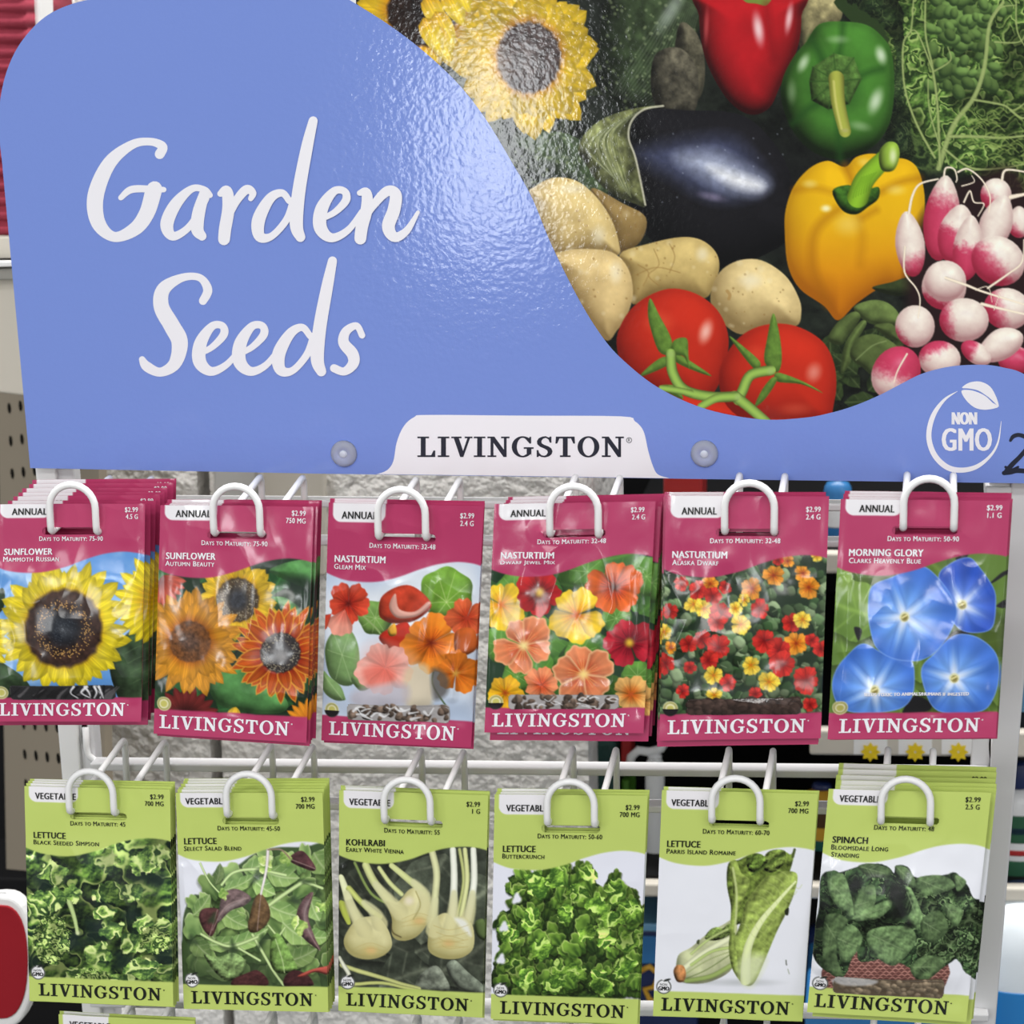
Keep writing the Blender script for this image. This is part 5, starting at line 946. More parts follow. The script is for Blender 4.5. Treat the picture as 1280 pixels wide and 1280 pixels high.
garden = [[(400, 385, 22), (407, 366, 20), (376, 354, 17), (330, 362, 20), (274, 408, 30), (240, 488, 36), (246, 556, 32), (286, 592, 22), (338, 572, 30), (368, 532, 34), (384, 480, 36), (388, 470, 30)], [(303, 494, 12), (328, 474, 16), (370, 472, 15), (410, 474, 12)],
          [(526, 488, 12), (512, 474, 14), (480, 472, 16), (440, 510, 26), (418, 560, 29), (432, 590, 20), (466, 574, 16), (494, 538, 16), (512, 495, 22)], [(513, 480, 22), (498, 530, 28), (494, 572, 28), (506, 590, 20)],
          [(552, 484, 14), (568, 478, 24), (572, 520, 27), (564, 570, 27), (561, 598, 26)], [(565, 560, 14), (588, 508, 18), (616, 474, 20), (633, 482, 16), (628, 496, 12)],
          [(724, 502, 14), (706, 482, 16), (676, 496, 22), (648, 548, 29), (650, 590, 24), (680, 590, 16), (718, 548, 16), (736, 500, 18)], [(784, 302, 20), (768, 370, 26), (748, 480, 29), (742, 560, 29), (752, 592, 22)],
          [(802, 548, 12), (838, 530, 14), (866, 500, 18), (862, 478, 16), (836, 478, 18), (806, 520, 28), (802, 568, 29), (830, 594, 20), (872, 574, 15), (906, 528, 12)],
          [(900, 482, 12), (917, 482, 22), (918, 520, 26), (906, 566, 27), (902, 596, 26)], [(906, 560, 12), (932, 516, 17), (968, 478, 22), (990, 486, 26), (986, 524, 28), (972, 566, 28), (988, 592, 22), (1018, 576, 16), (1046, 530, 8)]]
seeds = [[(508, 152, 18), (520, 124, 20), (500, 94, 16), (456, 94, 18), (410, 122, 30), (404, 166, 34), (430, 214, 36), (450, 256, 36), (438, 308, 28), (402, 330, 20), (368, 316, 22), (356, 298, 14)],
         [(494, 286, 12), (530, 268, 14), (560, 236, 18), (556, 214, 16), (530, 216, 18), (502, 258, 28), (500, 304, 29), (528, 328, 20), (566, 312, 15), (600, 274, 12)],
         [(594, 286, 12), (630, 268, 14), (660, 236, 18), (656, 214, 16), (630, 216, 18), (602, 258, 28), (600, 304, 29), (628, 328, 20), (666, 312, 15), (700, 270, 12)],
         [(776, 240, 14), (756, 218, 16), (726, 234, 22), (698, 284, 29), (702, 324, 24), (732, 326, 16), (768, 286, 16), (786, 240, 18)], [(832, 52, 20), (818, 120, 26), (800, 220, 29), (794, 296, 29), (804, 328, 22)],
         [(906, 238, 14), (892, 214, 15), (866, 228, 20), (860, 256, 24), (882, 284, 26), (884, 308, 24), (862, 328, 18), (836, 320, 18)]]
strokes('script_lettering', garden, lambda x, y: (x/2., y/2.), m_ink, .0005); strokes('script_lettering', seeds, lambda x, y: (x/2., 300+y/2.), m_ink, .0005)
f8 = lambda P: [(400+x/2.286, 480+y/2.286) for x, y in P]
tabp = f8([(163, 257), (192, 246), (210, 220), (220, 165), (240, 120), (270, 94), (310, 88), (580, 90), (860, 92), (900, 106), (925, 135), (938, 190), (952, 235), (966, 258), (996, 268)]); tabp = catmull(tabp, 4, False).tolist()+[(837, 597.6), (640, 594.6), (470, 592.4)]
V, F = tess([tabp]); bp = flat('brand_panel', V, facing(V, F), m_ink, .0005)
V = [(522+v[0]*(780-522), 571-v[1]*25.5) for v in BRAND[0]]; n = len(V); F = list(BRAND[1])
V = [tuple(p) for p in V]; rv, rf = tess([arcp(786.5, 550, 3.6, 3.6, 0, 350, 20), arcp(786.5, 550, 2.9, 2.9, 0, 350, 20)]); V += [tuple(p) for p in rv]; F += [tuple(i+n for i in f) for f in rf]
v, f = type_faces('R'); n = len(V); V += [(785.2+p[0]*2.8, 551.8-p[1]*3.8) for p in v]; F += [tuple(i+n for i in q) for q in f]
flat('brand_lettering', V, facing(V, F), m_navy, .0007)
g7 = lambda x, y: (960+x/4., 440+y/4.)
V, F = ribbon([(*g7(x, y), w/4.) for x, y, w in ((946, 196, 2), (880, 240, 14), (825, 320, 24), (804, 420, 26), (830, 510, 27), (890, 572, 28), (960, 590, 26), (1040, 574, 22), (1110, 520, 14), (1150, 450, 9), (1166, 345, 2))]); V = [tuple(p) for p in V]
for lf in ([(970, 178), (1005, 153), (1060, 147), (1110, 172), (1140, 222), (1154, 272), (1125, 245), (1095, 220), (1050, 192), (1005, 182)], [(967, 194), (1010, 190), (1052, 202), (1090, 222), (1122, 252), (1152, 274), (1090, 288), (1035, 278), (990, 240)]):
    v, f = tess([catmull([g7(*p) for p in lf], 4).tolist()]); n = len(V); V += [tuple(p) for p in v]; F += [tuple(i+n for i in q) for q in f]
for tx, x0, x1, y0, y1 in (('NON', 918, 1046, 362, 300), ('GMO', 868, 1120, 494, 380)):
    v, f = type_faces(tx)
    for k, s_ in enumerate((-5, 0, 5)): n = len(V); V += [(*g7(x0+5+p[0]*(x1-x0-10)+s_, y0+p[1]*(y1-y0)), .00003*k) for p in v]; F += [tuple(i+n for i in q) for q in f]
flat('leaf_emblem', V, facing(V, F), m_ink, .0005)
v, f = [], []
for st in ([(1212, 442, 14), (1226, 422, 20), (1256, 414, 20), (1296, 432, 22), (1300, 470, 22), (1262, 520, 22), (1222, 560, 24), (1192, 596, 26)], [(1180, 604, 22), (1210, 600, 24), (1250, 592, 24), (1330, 600, 22)], [(1188, 575, 14), (1215, 590, 16), (1250, 574, 12)]):
    a, b = ribbon([(*g7(x, y), w/4.) for x, y, w in st]); n = len(v); v += [tuple(p) for p in a]; f += [tuple(i+n for i in q) for q in b]
flat('handwritten_mark', v, facing(v, f), m_marker, .0005)
for x, y in ((430, 567), (880.5, 567)):    # clear push fasteners that hold the card on the rack
    p = at(x, y, YS-.0003); fo = MB(); K = 32
    prof = [(.0, -.0022), (.003, -.0024), (.0036, -.0028), (.0062, -.0026), (.0078, -.0014), (.0081, -.0001)]
    VV = [(p[0]+r*math.cos(2*math.pi*j/K), p[1]+yy, p[2]+r*math.sin(2*math.pi*j/K)) for r, yy in prof[1:] for j in range(K)]
    FF = [(i*K+j, i*K+(j+1) % K, (i+1)*K+(j+1) % K, (i+1)*K+j) for i in range(len(prof)-2) for j in range(K)]+[tuple(range(K))[::-1], tuple((len(prof)-2)*K+j for j in range(K))]
    fo.add(VV, [t[::-1] for t in FF]); fs = fo.build('clear_fastener', m_clear, head, smooth=True)
    k = MB().lathe([(.0022, 0), (.0024, .0005), (.0024, .0012), (.0014, .0016)], (0, 0, 0), 20); st = k.build('stud', mat('grey_plastic', rgb(196, 202, 218), .3, .5), smooth=True); st.rotation_euler = (math.pi/2, 0, 0); st.parent = fs; st.location = (p[0], p[1]-.0012, p[2])

# ---------------------------------------------------------------- hooks
HL = .1105                                 # how far the hooks reach out
def hook_path(xb, zb, xf, zt, hb=.0132, hf=.0134, hh=.0275):
    zf = zt-hh; rr = hf; P = []
    def leg(s): return [(xb+s*hb, 0, zb-.042), (xb+s*hb, 0, zb-.006), (xb+s*hb, -.0006, zb-.002), (xb+s*hb, -.003, zb+.0004), (xb+s*hb, -.007, zb+.0002)]+[(xb+s*hb+(xf-xb+s*(hf-hb))*t, -.007+(-HL+.007+.004)*t, zb+(zf-zb)*t) for t in (.33, .66, .97)]+[(xf+s*hf, -HL+.0025, zf), (xf+s*hf, -HL+.0005, zf+.0012), (xf+s*hf, -HL, zf+.004), (xf+s*hf, -HL, zt-hf)]
    a = leg(-1); b = leg(1)[::-1]; arc = [(xf-hf*math.cos(t), -HL, zt-hf+hf*math.sin(t)) for t in np.linspace(0, math.pi, 15)[1:-1]]
    return a+arc+b
HOOKS = [[(89, 602, 165, 596), (294, 604, 353, 595), (501, 608, 548, 598), (717, 604, 747.5, 595), (937, 600, 953, 592.5), (1162, 594.5, 1162.5, 591.5)],
         [(112, 960, 181.5, 924), (310, 963.5, 366, 930), (508, 970.5, 553.5, 936.5), (713, 973, 743.5, 934), (920, 969, 939, 935), (1133, 970, 1138, 935)],
         [(134, 1296, 190, 1253), (322, 1302, 368, 1262), (514, 1310, 549, 1268), (712, 1310, 739, 1272), (908, 1310, 932, 1272), (1110, 1310, 1120, 1268)]]
HOLD = ['the single giant sunflower packets', 'the three sunflowers packets', 'the nasturtium packets with a round green leaf', 'the mixed nasturtium blooms packets', 'the small red and yellow blooms packets', 'the blue morning glory packets',
        'the frilly green lettuce packets', 'the mixed salad leaves packets', 'the three kohlrabi packets', 'the single lettuce head packets', 'the upright romaine packets', 'the spinach basket packets']
LOW = ['lowest left packets', 'lower bar below the mixed salad packets', 'lower bar below the kohlrabi packets', 'lower bar below the lettuce head packets', 'lower bar below the romaine packets', 'lower bar below the spinach packets']
hk = {}
for r in range(3):
    for c in range(6):
        fx, fy, bx, by = HOOKS[r][c]; b = at(bx, by+2, 0.); f = at(fx, fy+4, -HL)
        lbl = 'white double wire hook with arched end holding '+HOLD[r*6+c] if r < 2 else ('white wire hook holding the lowest left packets at the frame bottom' if c == 0 else 'white wire hook on the '+LOW[c])
        o = MB().tube(hook_path(b[0], b[2], f[0], f[2], hh=(.0275, .0258, .0258)[r]), .00205, 12)
        # the rear legs are joined by a short cross wire resting on the lower bar
        o.tube([(b[0]-.0132, 0, b[2]-.041), (b[0]+.0132, 0, b[2]-.041)], .0016, 8)
        h = mesh_obj('display_hook', o.V, o.F, m_white, loc=tuple(b)); tag(h, lbl, 'hook', 'wire hooks of the seed rack'); hk[(r, c)] = (b, f)

# ---------------------------------------------------------------- seed packets
TXT = {  # tab x0, price x, weight x/text, days x/text, name x/text, variety lines, brand x
 'sun': (53, (558, 616), (562, 616, '4.5 G'), (175, 460, '75-90'), (20, 235, 'SUNFLOWER'), [(17, 265, 'Mammoth Russian')], (-3, 557)),
 'aut': (142, (657, 720), (632, 720, '750 MG'), (258, 551, '75-90'), (100, 320, 'SUNFLOWER'), [(97, 315, 'Autumn Beauty')], (70, 645)),
 'gle': (133, (660, 722), (660, 720, '2.4 G'), (258, 551, '32-48'), (102, 330, 'NASTURTIUM'), [(100, 243, 'Gleam Mix')], (77, 637)),
 'jew': (136, (672, 732), (677, 735, '2.4 G'), (258, 562, '32-48'), (93, 333, 'NASTURTIUM'), [(92, 337, 'Dwarf Jewel Mix')], (55, 648)),
 'ala': (150, (703, 768), (703, 767, '2.4 G'), (278, 590, '32-48'), (108, 355, 'NASTURTIUM'), [(108, 316, 'Alaska Dwarf')], (88, 700)),
 'mor': (193, (760, 828), (762, 825, '1.1 G'), (320, 637, '50-90'), (147, 480, 'MORNING GLORY'), [(147, 468, 'Clarks Heavenly Blue')], (103, 727)),
 'bss': (157, (668, 728), (645, 728, '700 MG'), (315, 558, '45'), (150, 295, 'LETTUCE'), [(150, 442, 'Black Seeded Simpson')], (173, 717)),
 'sal': (113, (628, 688), (605, 688, '700 MG'), (257, 535, '45-50'), (108, 253, 'LETTUCE'), [(108, 363, 'Select Salad Blend')], (140, 680)),
 'koh': (130, (652, 712), (677, 712, '1 G'), (287, 534, '55'), (117, 290, 'KOHLRABI'), [(117, 375, 'Early White Vienna')], (117, 660)),
 'but': (117, (648, 710), (622, 710, '700 MG'), (258, 545, '50-60'), (102, 249, 'LETTUCE'), [(100, 288, 'Buttercrunch')], (90, 643)),
 'rom': (140, (690, 751), (660, 749, '700 MG'), (281, 577, '60-70'), (121, 271, 'LETTUCE'), [(119, 427, 'Parris Island Romaine')], (95, 665)),
 'spi': (176, (736, 803), (736, 799, '2.5 G'), (331, 598, '48'), (145, 304, 'SPINACH'), [(140, 394, 'Bloomsdale Long'), (140, 264, 'Standing')], (65, 660)),
}
LBL = {
 'sun': ('magenta seed packet picturing one giant yellow sunflower under blue sky', 'giant single sunflower'),
 'aut': ('magenta seed packet picturing yellow, orange and rust sunflowers', 'three sunflowers'),
 'gle': ('magenta seed packet picturing nasturtiums and a round leaf on pale ground', 'pale-ground nasturtium'),
 'jew': ('magenta seed packet picturing large yellow, peach and dark red blooms', 'large mixed nasturtium blooms'),
 'ala': ('magenta seed packet picturing many small red, orange and yellow nasturtiums', 'many small nasturtiums'),
 'mor': ('magenta seed packet picturing four blue morning glory blooms', 'blue morning glory'),
 'bss': ('lime green seed packet filled with a close-up of frilly green lettuce', 'close-up frilly lettuce'),
 'sal': ('lime green seed packet picturing mixed salad with purple leaves', 'mixed purple salad leaves'),
 'koh': ('lime green seed packet picturing three pale kohlrabi bulbs', 'three kohlrabi'),
 'but': ('lime green seed packet picturing one round lettuce head on white', 'round lettuce head'),
 'rom': ('lime green seed packet picturing upright romaine lettuce on white', 'upright romaine'),
 'low': ('lime green packet top peeking in below the frilly lettuce stack', 'lowest left'),
 'spi': ('lime green seed packet picturing dark spinach in a wicker basket', 'spinach basket'),
}
ORD = ['front', 'second from the front', 'third from the front', 'fourth from the front', 'fifth from the front', 'sixth from the front', 'seventh from the front', 'hindmost, eighth from the front']
# creases of the film: (points in print u,v, height mm, width in u)
CREASE = dict(mor=[([(.075, .36), (.085, .6), (.06, .86)], 2.4, .07)], spi=[([(.07, .36), (.08, .6), (.06, .8)], 2.2, .07)], bss=[([(.03, .36), (.03, .85)], 1.2, .05)], jew=[([(.92, .33), (.93, .62)], 1.8, .05), ([(.3, .14), (.42, .2), (.3, .26)], 1.2, .1)], sal=[([(.04, .36), (.06, .9)], 1.0, .05)], koh=[([(.03, .36), (.03, .9)], 1.0, .05)], ala=[([(.05, .36), (.16, .5), (.08, .62)], 2., .08)], gle=[([(.72, .33), (.66, .6)], 1.2, .05), ([(.9, .4), (.86, .8)], 1.4, .05)])
BACK = dict(sun=(.001, -.0035), aut=(.001, -.001), jew=(.003, -.0045), ala=(-.002, -.003), mor=(.001, -.001), spi=(.003, -.004))   # how the packets behind sit off the front one: sideways, down
NU, NV = 200, 300
def make_packet(key, hook):
    ox, oy, co, vt, num, sp = PK[key]; vb = 1.012
    b, f = hk[hook]; Yt = -HL+.0052
    cp = [(ox+x/TS, oy+y/TS) for x, y in co]
    TL, TR = at(*cp[0], Yt), at(*cp[1], Yt); wt = np.linalg.norm(TR-TL)
    best = min(np.linspace(-.012, .012, 49), key=lambda dy: abs(np.linalg.norm(at(*cp[3], Yt+dy)-at(*cp[2], Yt+dy))-wt)); best = max(-.010, min(.006, best))
    BL, BR = at(*cp[2], Yt+best), at(*cp[3], Yt+best)
    rs = random.Random(hash(key) % 1000 if False else sum(map(ord, key)))
    sd = sum(map(ord, key))*.37
    quad = [TL, TR, BL, BR]
    amp = {'sun': .0062, 'aut': .0030, 'gle': .0034, 'jew': .0042, 'ala': .0032, 'mor': .0040, 'spi': .0052, 'low': .002, 'rom': .0012, 'but': .0018, 'koh': .002, 'bss': .002, 'sal': .0026}[key]
    wr = {'rom': .25, 'but': .4, 'koh': .7, 'bss': .6, 'sal': .7, 'spi': .8}.get(key, 1.25)
    def height(u, v):
        pu = np.clip(4*u*(1-u), 0, 1)**.55; g = sstep(.20, .62, v)*sstep(.915, .80, v)
        h = amp*pu*g*(1+.35*(fbm(u*2.2+sd, v*2.2, 2)-.5)*2)
        edge = sstep(0, .06, u)*sstep(0, .06, 1-u)
        rid = 1-np.abs(fbm(u*2.1+sd*3, v*3.0+sd, 3)-.5)*2; rid2 = 1-np.abs(fbm(u*4.3+v*2+sd*5, v*4.1-u*3+sd, 2)-.5)*2
        h = h+wr*edge*(.0034*(rid-.75)+.0007*(rid2-.75))*(.35+.65*sstep(.15, .4, v))*sstep(.985, .9, v)
        h = h+.0006*wr*(fbm(u*2.5+sd, v*3+sd, 2)-.5)*2*sstep(.25, .1, v)
        h = h+.0010*sstep(.93, 1.0, v)*(fbm(u*3+sd, v*2, 2)-.3)
        for pts, hh, ww in CREASE.get(key, []):
            dd = np.full(np.shape(u), 9.)
            for i in range(len(pts)-1):
                (ax, ay), (bx, by) = pts[i], pts[i+1]; ex, ey = bx-ax, by-ay; t = np.clip(((u-ax)*ex+(v-ay)*1.57*ey*1.57)/(ex*ex+(ey*1.57)**2), 0, 1); dd = np.minimum(dd, np.hypot(u-ax-ex*t, (v-ay-ey*t)*1.57))
            h = h+hh*.001*np.clip(1-dd/ww, 0, 1)**1.3
        return h
    org = bil(quad, np.array(.508), np.array(.15)); org = np.asarray(org).ravel()
    def surf(u, v, off=0.):
        P = bil(quad, u, v); P[..., 1] -= height(u, v)+off; return P
    root = thing('seed_packet', tuple(org), LBL[key][0]+', front of its stack', 'seed packet', 'packets in the '+LBL[key][1]+' stack')
    us = np.linspace(0, 1, NU+1); vs = np.linspace(vt, vb, NV+1); U, V = np.meshgrid(us, vs); INK = paint_packet(key, U, V)
    P = surf(U, V); idx = np.arange(U.size).reshape(U.shape); Q = np.stack([idx[:-1, :-1], idx[1:, :-1], idx[1:, 1:], idx[:-1, 1:]], -1); uc = (U[:-1, :-1]+U[1:, 1:])/2; vc = (V[:-1, :-1]+V[1:, 1:])/2
    su = np.maximum(np.abs(uc-.508)-.168, 0); slot = np.hypot(su, (vc-.15)*1.57) < .0255
    tt = min(.0022, sp*.62)
    # rear film, nested behind the front one
    ub = np.linspace(0, 1, 31); vbk = np.linspace(vt, vb, 61); UB, VB = np.meshgrid(ub, vbk); th = .0004+(tt-.0004)*np.clip(4*UB*(1-UB), 0, 1)**.4*sstep(.2, .3, VB)*sstep(.93, .88, VB); PB = surf(UB, VB); PB[..., 1] += th
    ib = np.arange(UB.size).reshape(UB.shape); QB = np.stack([ib[:-1, :-1], ib[:-1, 1:], ib[1:, 1:], ib[1:, :-1]], -1); ucb = (UB[:-1, :-1]+UB[1:, 1:])/2; vcb = (VB[:-1, :-1]+VB[1:, 1:])/2; slb = (np.abs(ucb-.508) < .18) & (np.abs(vcb-.15) < .018)
    TSP = []
    red = oy < 800; txm = m_ink if red else m_dkgreen
    def u_of(x, v):
        l = bil(co, np.array(0.), np.array(v)).ravel()[0]; r_ = bil(co, np.array(1.), np.array(v)).ravel()[0]; return (x-l)/(r_-l)
    def put(text, x0, x1, v, h, mi, bold=0., caps=False, geo=None):
        Vt, Ft = geo or type_faces(text, 0, caps); sm = bold*110; u0, u1 = u_of(x0+sm, v), u_of(x1-sm, v)
        for k, s_ in enumerate((-1, 0, 1) if bold else (0,)): TSP.append((u0+Vt[:, 0]*(u1-u0)+s_*sm/700., v+h/2-Vt[:, 1]*h, Ft, mi, k*.00004))
    if key in TXT:
        tx, pr, wt_, dy, nm, va, br = TXT[key]
        put('ANNUAL' if red else 'VEGETABLE', tx, tx+(158 if red else 184), .0615, .030 if red else .029, 2, .011)
        put('$2.99', pr[0], pr[1], .055, .025, 1, .006); put(wt_[2], wt_[0], wt_[1], .0845, .0215, 1, .006)
        put('Days to Maturity: '+dy[2], dy[0], dy[1], .183, .0205, 1, .005, True)
        put(nm[2], nm[0], nm[1], .241, .0285, 1, .013)
        for i, l in enumerate(va): put(l[2], l[0], l[1], .2735+.031*i, .0215, 1, .005, True)
        put('', br[0], br[1], .9555, .058, 1, geo=BRAND); v0 = bil(co, np.array(0.), np.array(.9)).ravel(); put('.', br[1]+10, br[1]+16, .935, .007, 1, .02)
        if key == 'mor': put('SEEDS TOXIC TO ANIMALS/HUMANS IF INGESTED', 215, 680, .818, .014, 1, .012)
        if not red:
            cx = bil(co, np.array(.065), np.array(.877)).ravel()[0]; put('NON', cx-17, cx+15, .866, .011, 2, .0); put('GMO', cx-25, cx+25, .884, .018, 2, .012)
    else: put('VEGETABLE', (87-ox)*TS, (87-ox)*TS+184, .0615, .029, 2, .011)
    def part(name, sel, selb, vmin, vmax, hide=False):
        q = Q[sel & ~slot]; used, inv = np.unique(q, return_inverse=True); Vs = [P.reshape(-1, 3)[used]]; Fs = [inv.reshape(q.shape)]; mi = [np.zeros(len(q))]; ink = [INK.reshape(-1, 3)[used]]; n = len(used)
        qb = QB[selb & ~slb]; ub_, ib_ = np.unique(qb, return_inverse=True); Vs.append(PB.reshape(-1, 3)[ub_]); Fs.append(ib_.reshape(qb.shape)+n); mi.append(np.full(len(qb), 0)); n += len(ub_); ink.append(np.tile((MAG if red else LIME)*.9, (len(ub_), 1)))
        tri = []
        for tu, tv, tf, tm, tk in TSP:
            if not (vmin <= tv.mean() < vmax) or (hide and tv.mean() > .15): continue
            pv = surf(tu, tv, .00042+tk); Vs.append(pv); ink.append(np.ones((len(pv), 3)))
            pts = np.stack([tu, -tv], 1)
            for t in tf:
                t = list(t); a = 0
                for i in range(len(t)): p0, p1 = pts[t[i-1]], pts[t[i]]; a += p0[0]*p1[1]-p1[0]*p0[1]
                if a < 0: t = t[::-1]
                for i in range(1, len(t)-1): tri.append((t[0]+n, t[i]+n, t[i+1]+n, t[i+1]+n, tm))
            n += len(pv)
        faces = np.vstack(Fs).tolist()+[t[:3] for t in tri]; mi = np.concatenate(mi+[np.array([t[4] for t in tri], float)])
        o = mesh_obj(name, np.vstack(Vs), [tuple(x) for x in faces], [m_film, txm, m_black], mi=mi, ink=np.vstack(ink), loc=tuple(org))
        o.data.polygons.foreach_set('use_smooth', mi == 0); o.data.update()
        o.parent = root; o.location = (0, 0, 0); return o
    vs_ = .205; h0 = part('header', vc < vs_, vcb < vs_, -1, .2); h1 = part('header', vc < vs_, vcb < vs_, -1, .2, True); parts = [h1, part('pouch', vc >= vs_, vcb >= vs_, .2, 2)]
    if key in WIN:
        x0, y0, x1, y1 = WIN[key]; ym = (co[0][1]+co[1][1])/2; hm = (co[2][1]+co[3][1])/2-ym; vm = ((y0+y1)/2-ym)/hm
        wu = np.linspace(u_of(x0, vm), u_of(x1, vm), 121); hv = (y1-y0)/(co[2][1]-co[0][1]); sl = {'sun': 0, 'gle': .012, 'jew': 0, 'ala': -.004, 'spi': .012}[key]; wv = np.linspace(vm-hv/2, vm+hv/2, 25); WU, WV = np.meshgrid(wu, wv); WV = WV+0
        t = (WU-wu[0])/(wu[-1]-wu[0]); pp = bil(co, WU, WV); cw = Can(x0+t*(x1-x0), y0+(WV-wv[0])/(wv[-1]-wv[0])*(y1-y0), (.5, .5, .5)); paint_window(cw, key)
        iw = np.arange(WU.size).reshape(WU.shape); QW = np.stack([iw[:-1, :-1], iw[1:, :-1], iw[1:, 1:], iw[:-1, 1:]], -1)
        a = np.abs(np.linspace(-1, 1, 120))[None, :]*np.ones((24, 1)); bb = np.abs(np.linspace(-1, 1, 24))[:, None]*np.ones((1, 120)); rx, ry = (1-a)*(x1-x0)/2, (1-bb)*(y1-y0)/2; kp = ~((rx < 10) & (ry < 10) & (np.hypot(10-rx, 10-ry) > 10))
        wb = surf(WU, WV, .0003); wb[..., 1] -= .0006*sstep(0, .15, t)*sstep(0, .15, 1-t)*np.sin(np.linspace(0, math.pi, 25))[:, None]
        w = mesh_obj('seed_window', wb.reshape(-1, 3), QW[kp], m_seed, ink=cw.C.reshape(-1, 3), loc=tuple(org)); w.parent = root; w.location = (0, 0, 0); w['label'] = 'clear window showing the seeds'
    # the packets hanging behind: copies along the hook
    dz = (b[2]-f[2]+.0275)/HL; dx = (b[0]-f[0])/HL
    for k in range(1, num):
        c = root.copy(); COL.objects.link(c); y = sp*k+.06*sp*math.sin(k*2.1+sd); j = rs.uniform(-1, 1)
        c.location = Vector(org)+Vector((dx*y+.0006*j+BACK.get(key, (0, 0))[0], y, dz*y+.0005*rs.uniform(-1, 1)+BACK.get(key, (0, 0))[1]))
        c.rotation_euler = (0, .006*rs.uniform(-1, 1), 0); c.scale = (1, 1, 1.018)
        o_ = ORD[k] if k < num-1 else 'hindmost, '+ORD[k].replace('hindmost, ', '')
        c['label'] = ('magenta' if red else 'lime green')+' packet '+o_+' in the '+LBL[key][1]+' stack'
        for p in parts:
            d = p.copy(); COL.objects.link(d); d.parent = c; d.location = (0, 0, 0)
    bpy.data.objects.remove(h1)
    return root
HK = dict(sun=(0, 0), aut=(0, 1), gle=(0, 2), jew=(0, 3), ala=(0, 4), mor=(0, 5), low=(2, 0), bss=(1, 0), sal=(1, 1), koh=(1, 2), but=(1, 3), rom=(1, 4), spi=(1, 5))
for key in HK: make_packet(key, HK[key])
# ---------------------------------------------------------------- the store behind, left
def Yp(x): return .22+(110-x)/170.*.24
pb = MB(); fr = [(-3, 476), (122, 506), (134, 1098), (8, 1086)]
pts = [at(x, y, Yp(x)) for x, y in fr]; nrm = np.cross(pts[1]-pts[0], pts[3]-pts[0]); nrm /= np.linalg.norm(nrm); nrm = nrm if nrm[1] < 0 else -nrm
def onp(x, y): d = at(x, y, .3)-CAMC; return CAMC+d*(nrm@(pts[0]-CAMC))/(nrm@d)
pts = [onp(x, y) for x, y in fr]
pb.hexa([tuple(p) for p in (pts[3], pts[2], pts[1], pts[0])]+[tuple(p-nrm*.006) for p in (pts[3], pts[2], pts[1], pts[0])]); nf = len(pb.F)
y = 509.; k = 0
while y < 1080:
    for j in range(9):
        x = 12+j*14-(k % 2)*0+(y-509)*.045; yy = y+(-.2+(y-509)/430*.32)*(x-18)
        if x < 6 or x > 118: continue
        c = onp(x, yy); u = (pts[1]-pts[0])/np.linalg.norm(pts[1]-pts[0]); w = np.array([0, 0, 1.]); n = len(pb.V)
        pb.V += [tuple(c+nrm*.0004+u*.0042*math.cos(t)+w*.0042*math.sin(t)) for t in np.linspace(0, 2*math.pi, 12, endpoint=False)]; pb.F.append(tuple(range(n, n+12)))
    y += 41.5-(y-509)*.011; k += 1
o = mesh_obj('pegboard_panel', pb.V, pb.F, [m_peg, m_hole], mi=[0]*nf+[1]*(len(pb.F)-nf), smooth=False, loc=tuple(pts[3])); tag(o, 'beige pegboard panel with rows of dark holes at the left edge', 'pegboard')
def slab(P, Y, th, name, m, label=None, cat=None, parent=None, bev=.002, group=None):
    q = [tuple(at(x, y, Y)) for x, y in P]; b = MB().quad(q, Y+th)
    c = np.mean(np.array(q), 0); z = min(p[2] for p in q); o = mesh_obj(name, b.V, b.F, m, loc=(c[0], Y+th/2, z), smooth=False); rounded(o, bev)
    if label: tag(o, label, cat, group)
    if parent is not None: under(o, parent)
    return o
sh = slab([(-60, 484), (70, 500), (70, 296), (-60, 293)], .20, .02, 'metal_shelf', m_beige, 'cream metal shelf front above the pegboard, left of the header card', 'shelf')
for P, m, nm, Y in (([(-60, 335), (40, 333), (40, 326), (-60, 328)], m_white, 'shelf_lip', .185), ([(-60, 351), (40, 349), (40, 335), (-60, 337)], mat('grey_shelf_underside', rgb(150, 148, 142), .6, .3), 'shelf_bracket', .19), ([(-60, 328), (22, 326), (22, 323.5), (-60, 325)], m_hole, 'slot', .192)): slab(P, Y, .012, nm, m, parent=sh, bev=.0008)  # white lip, grey underside and dark gap line of the shelf
# ribbed maroon cloth stack
P = []; a, b = at(-60, 296, .2), at(28, -40, .2)
n = 140; V = []; F = []
for i in range(n+1):
    z = a[2]+(b[2]-a[2])*i/n; d = .006*abs(math.sin(i*math.pi*18/n))**.6; V += [(a[0], .2-d+.006, z), (b[0], .2-d+.006, z), (a[0], .30, z), (b[0], .30, z)]
for i in range(n): k = i*4; F += [(k, k+1, k+5, k+4), (k+1, k+3, k+7, k+5), (k+2, k, k+4, k+6), (k+3, k+2, k+6, k+7)]
F += [(0, 2, 3, 1), (n*4, n*4+1, n*4+3, n*4+2)]
tag(mesh_obj('folded_towel', V, F, mat('maroon_ribbed_cloth', rgb(152, 58, 74), .85, .2, bump=[(300, .001, .5, 2)]), loc=(a[0], .25, a[2])), 'maroon ribbed folded cloth at the top left edge beside the header card', 'towel')
slab([(29, 120), (52, 120), (48, -40), (27, -40)], .22, .03, 'shelf_upright', m_white, 'white shelf upright beside the maroon cloth at the top left', 'shelf upright')
slab([(-80, 1420), (140, 1420), (140, 1100), (-80, 1096)], .47, .1, 'base_cabinet', m_dark, 'black shelf base below the pegboard at the lower left', 'shelf base')
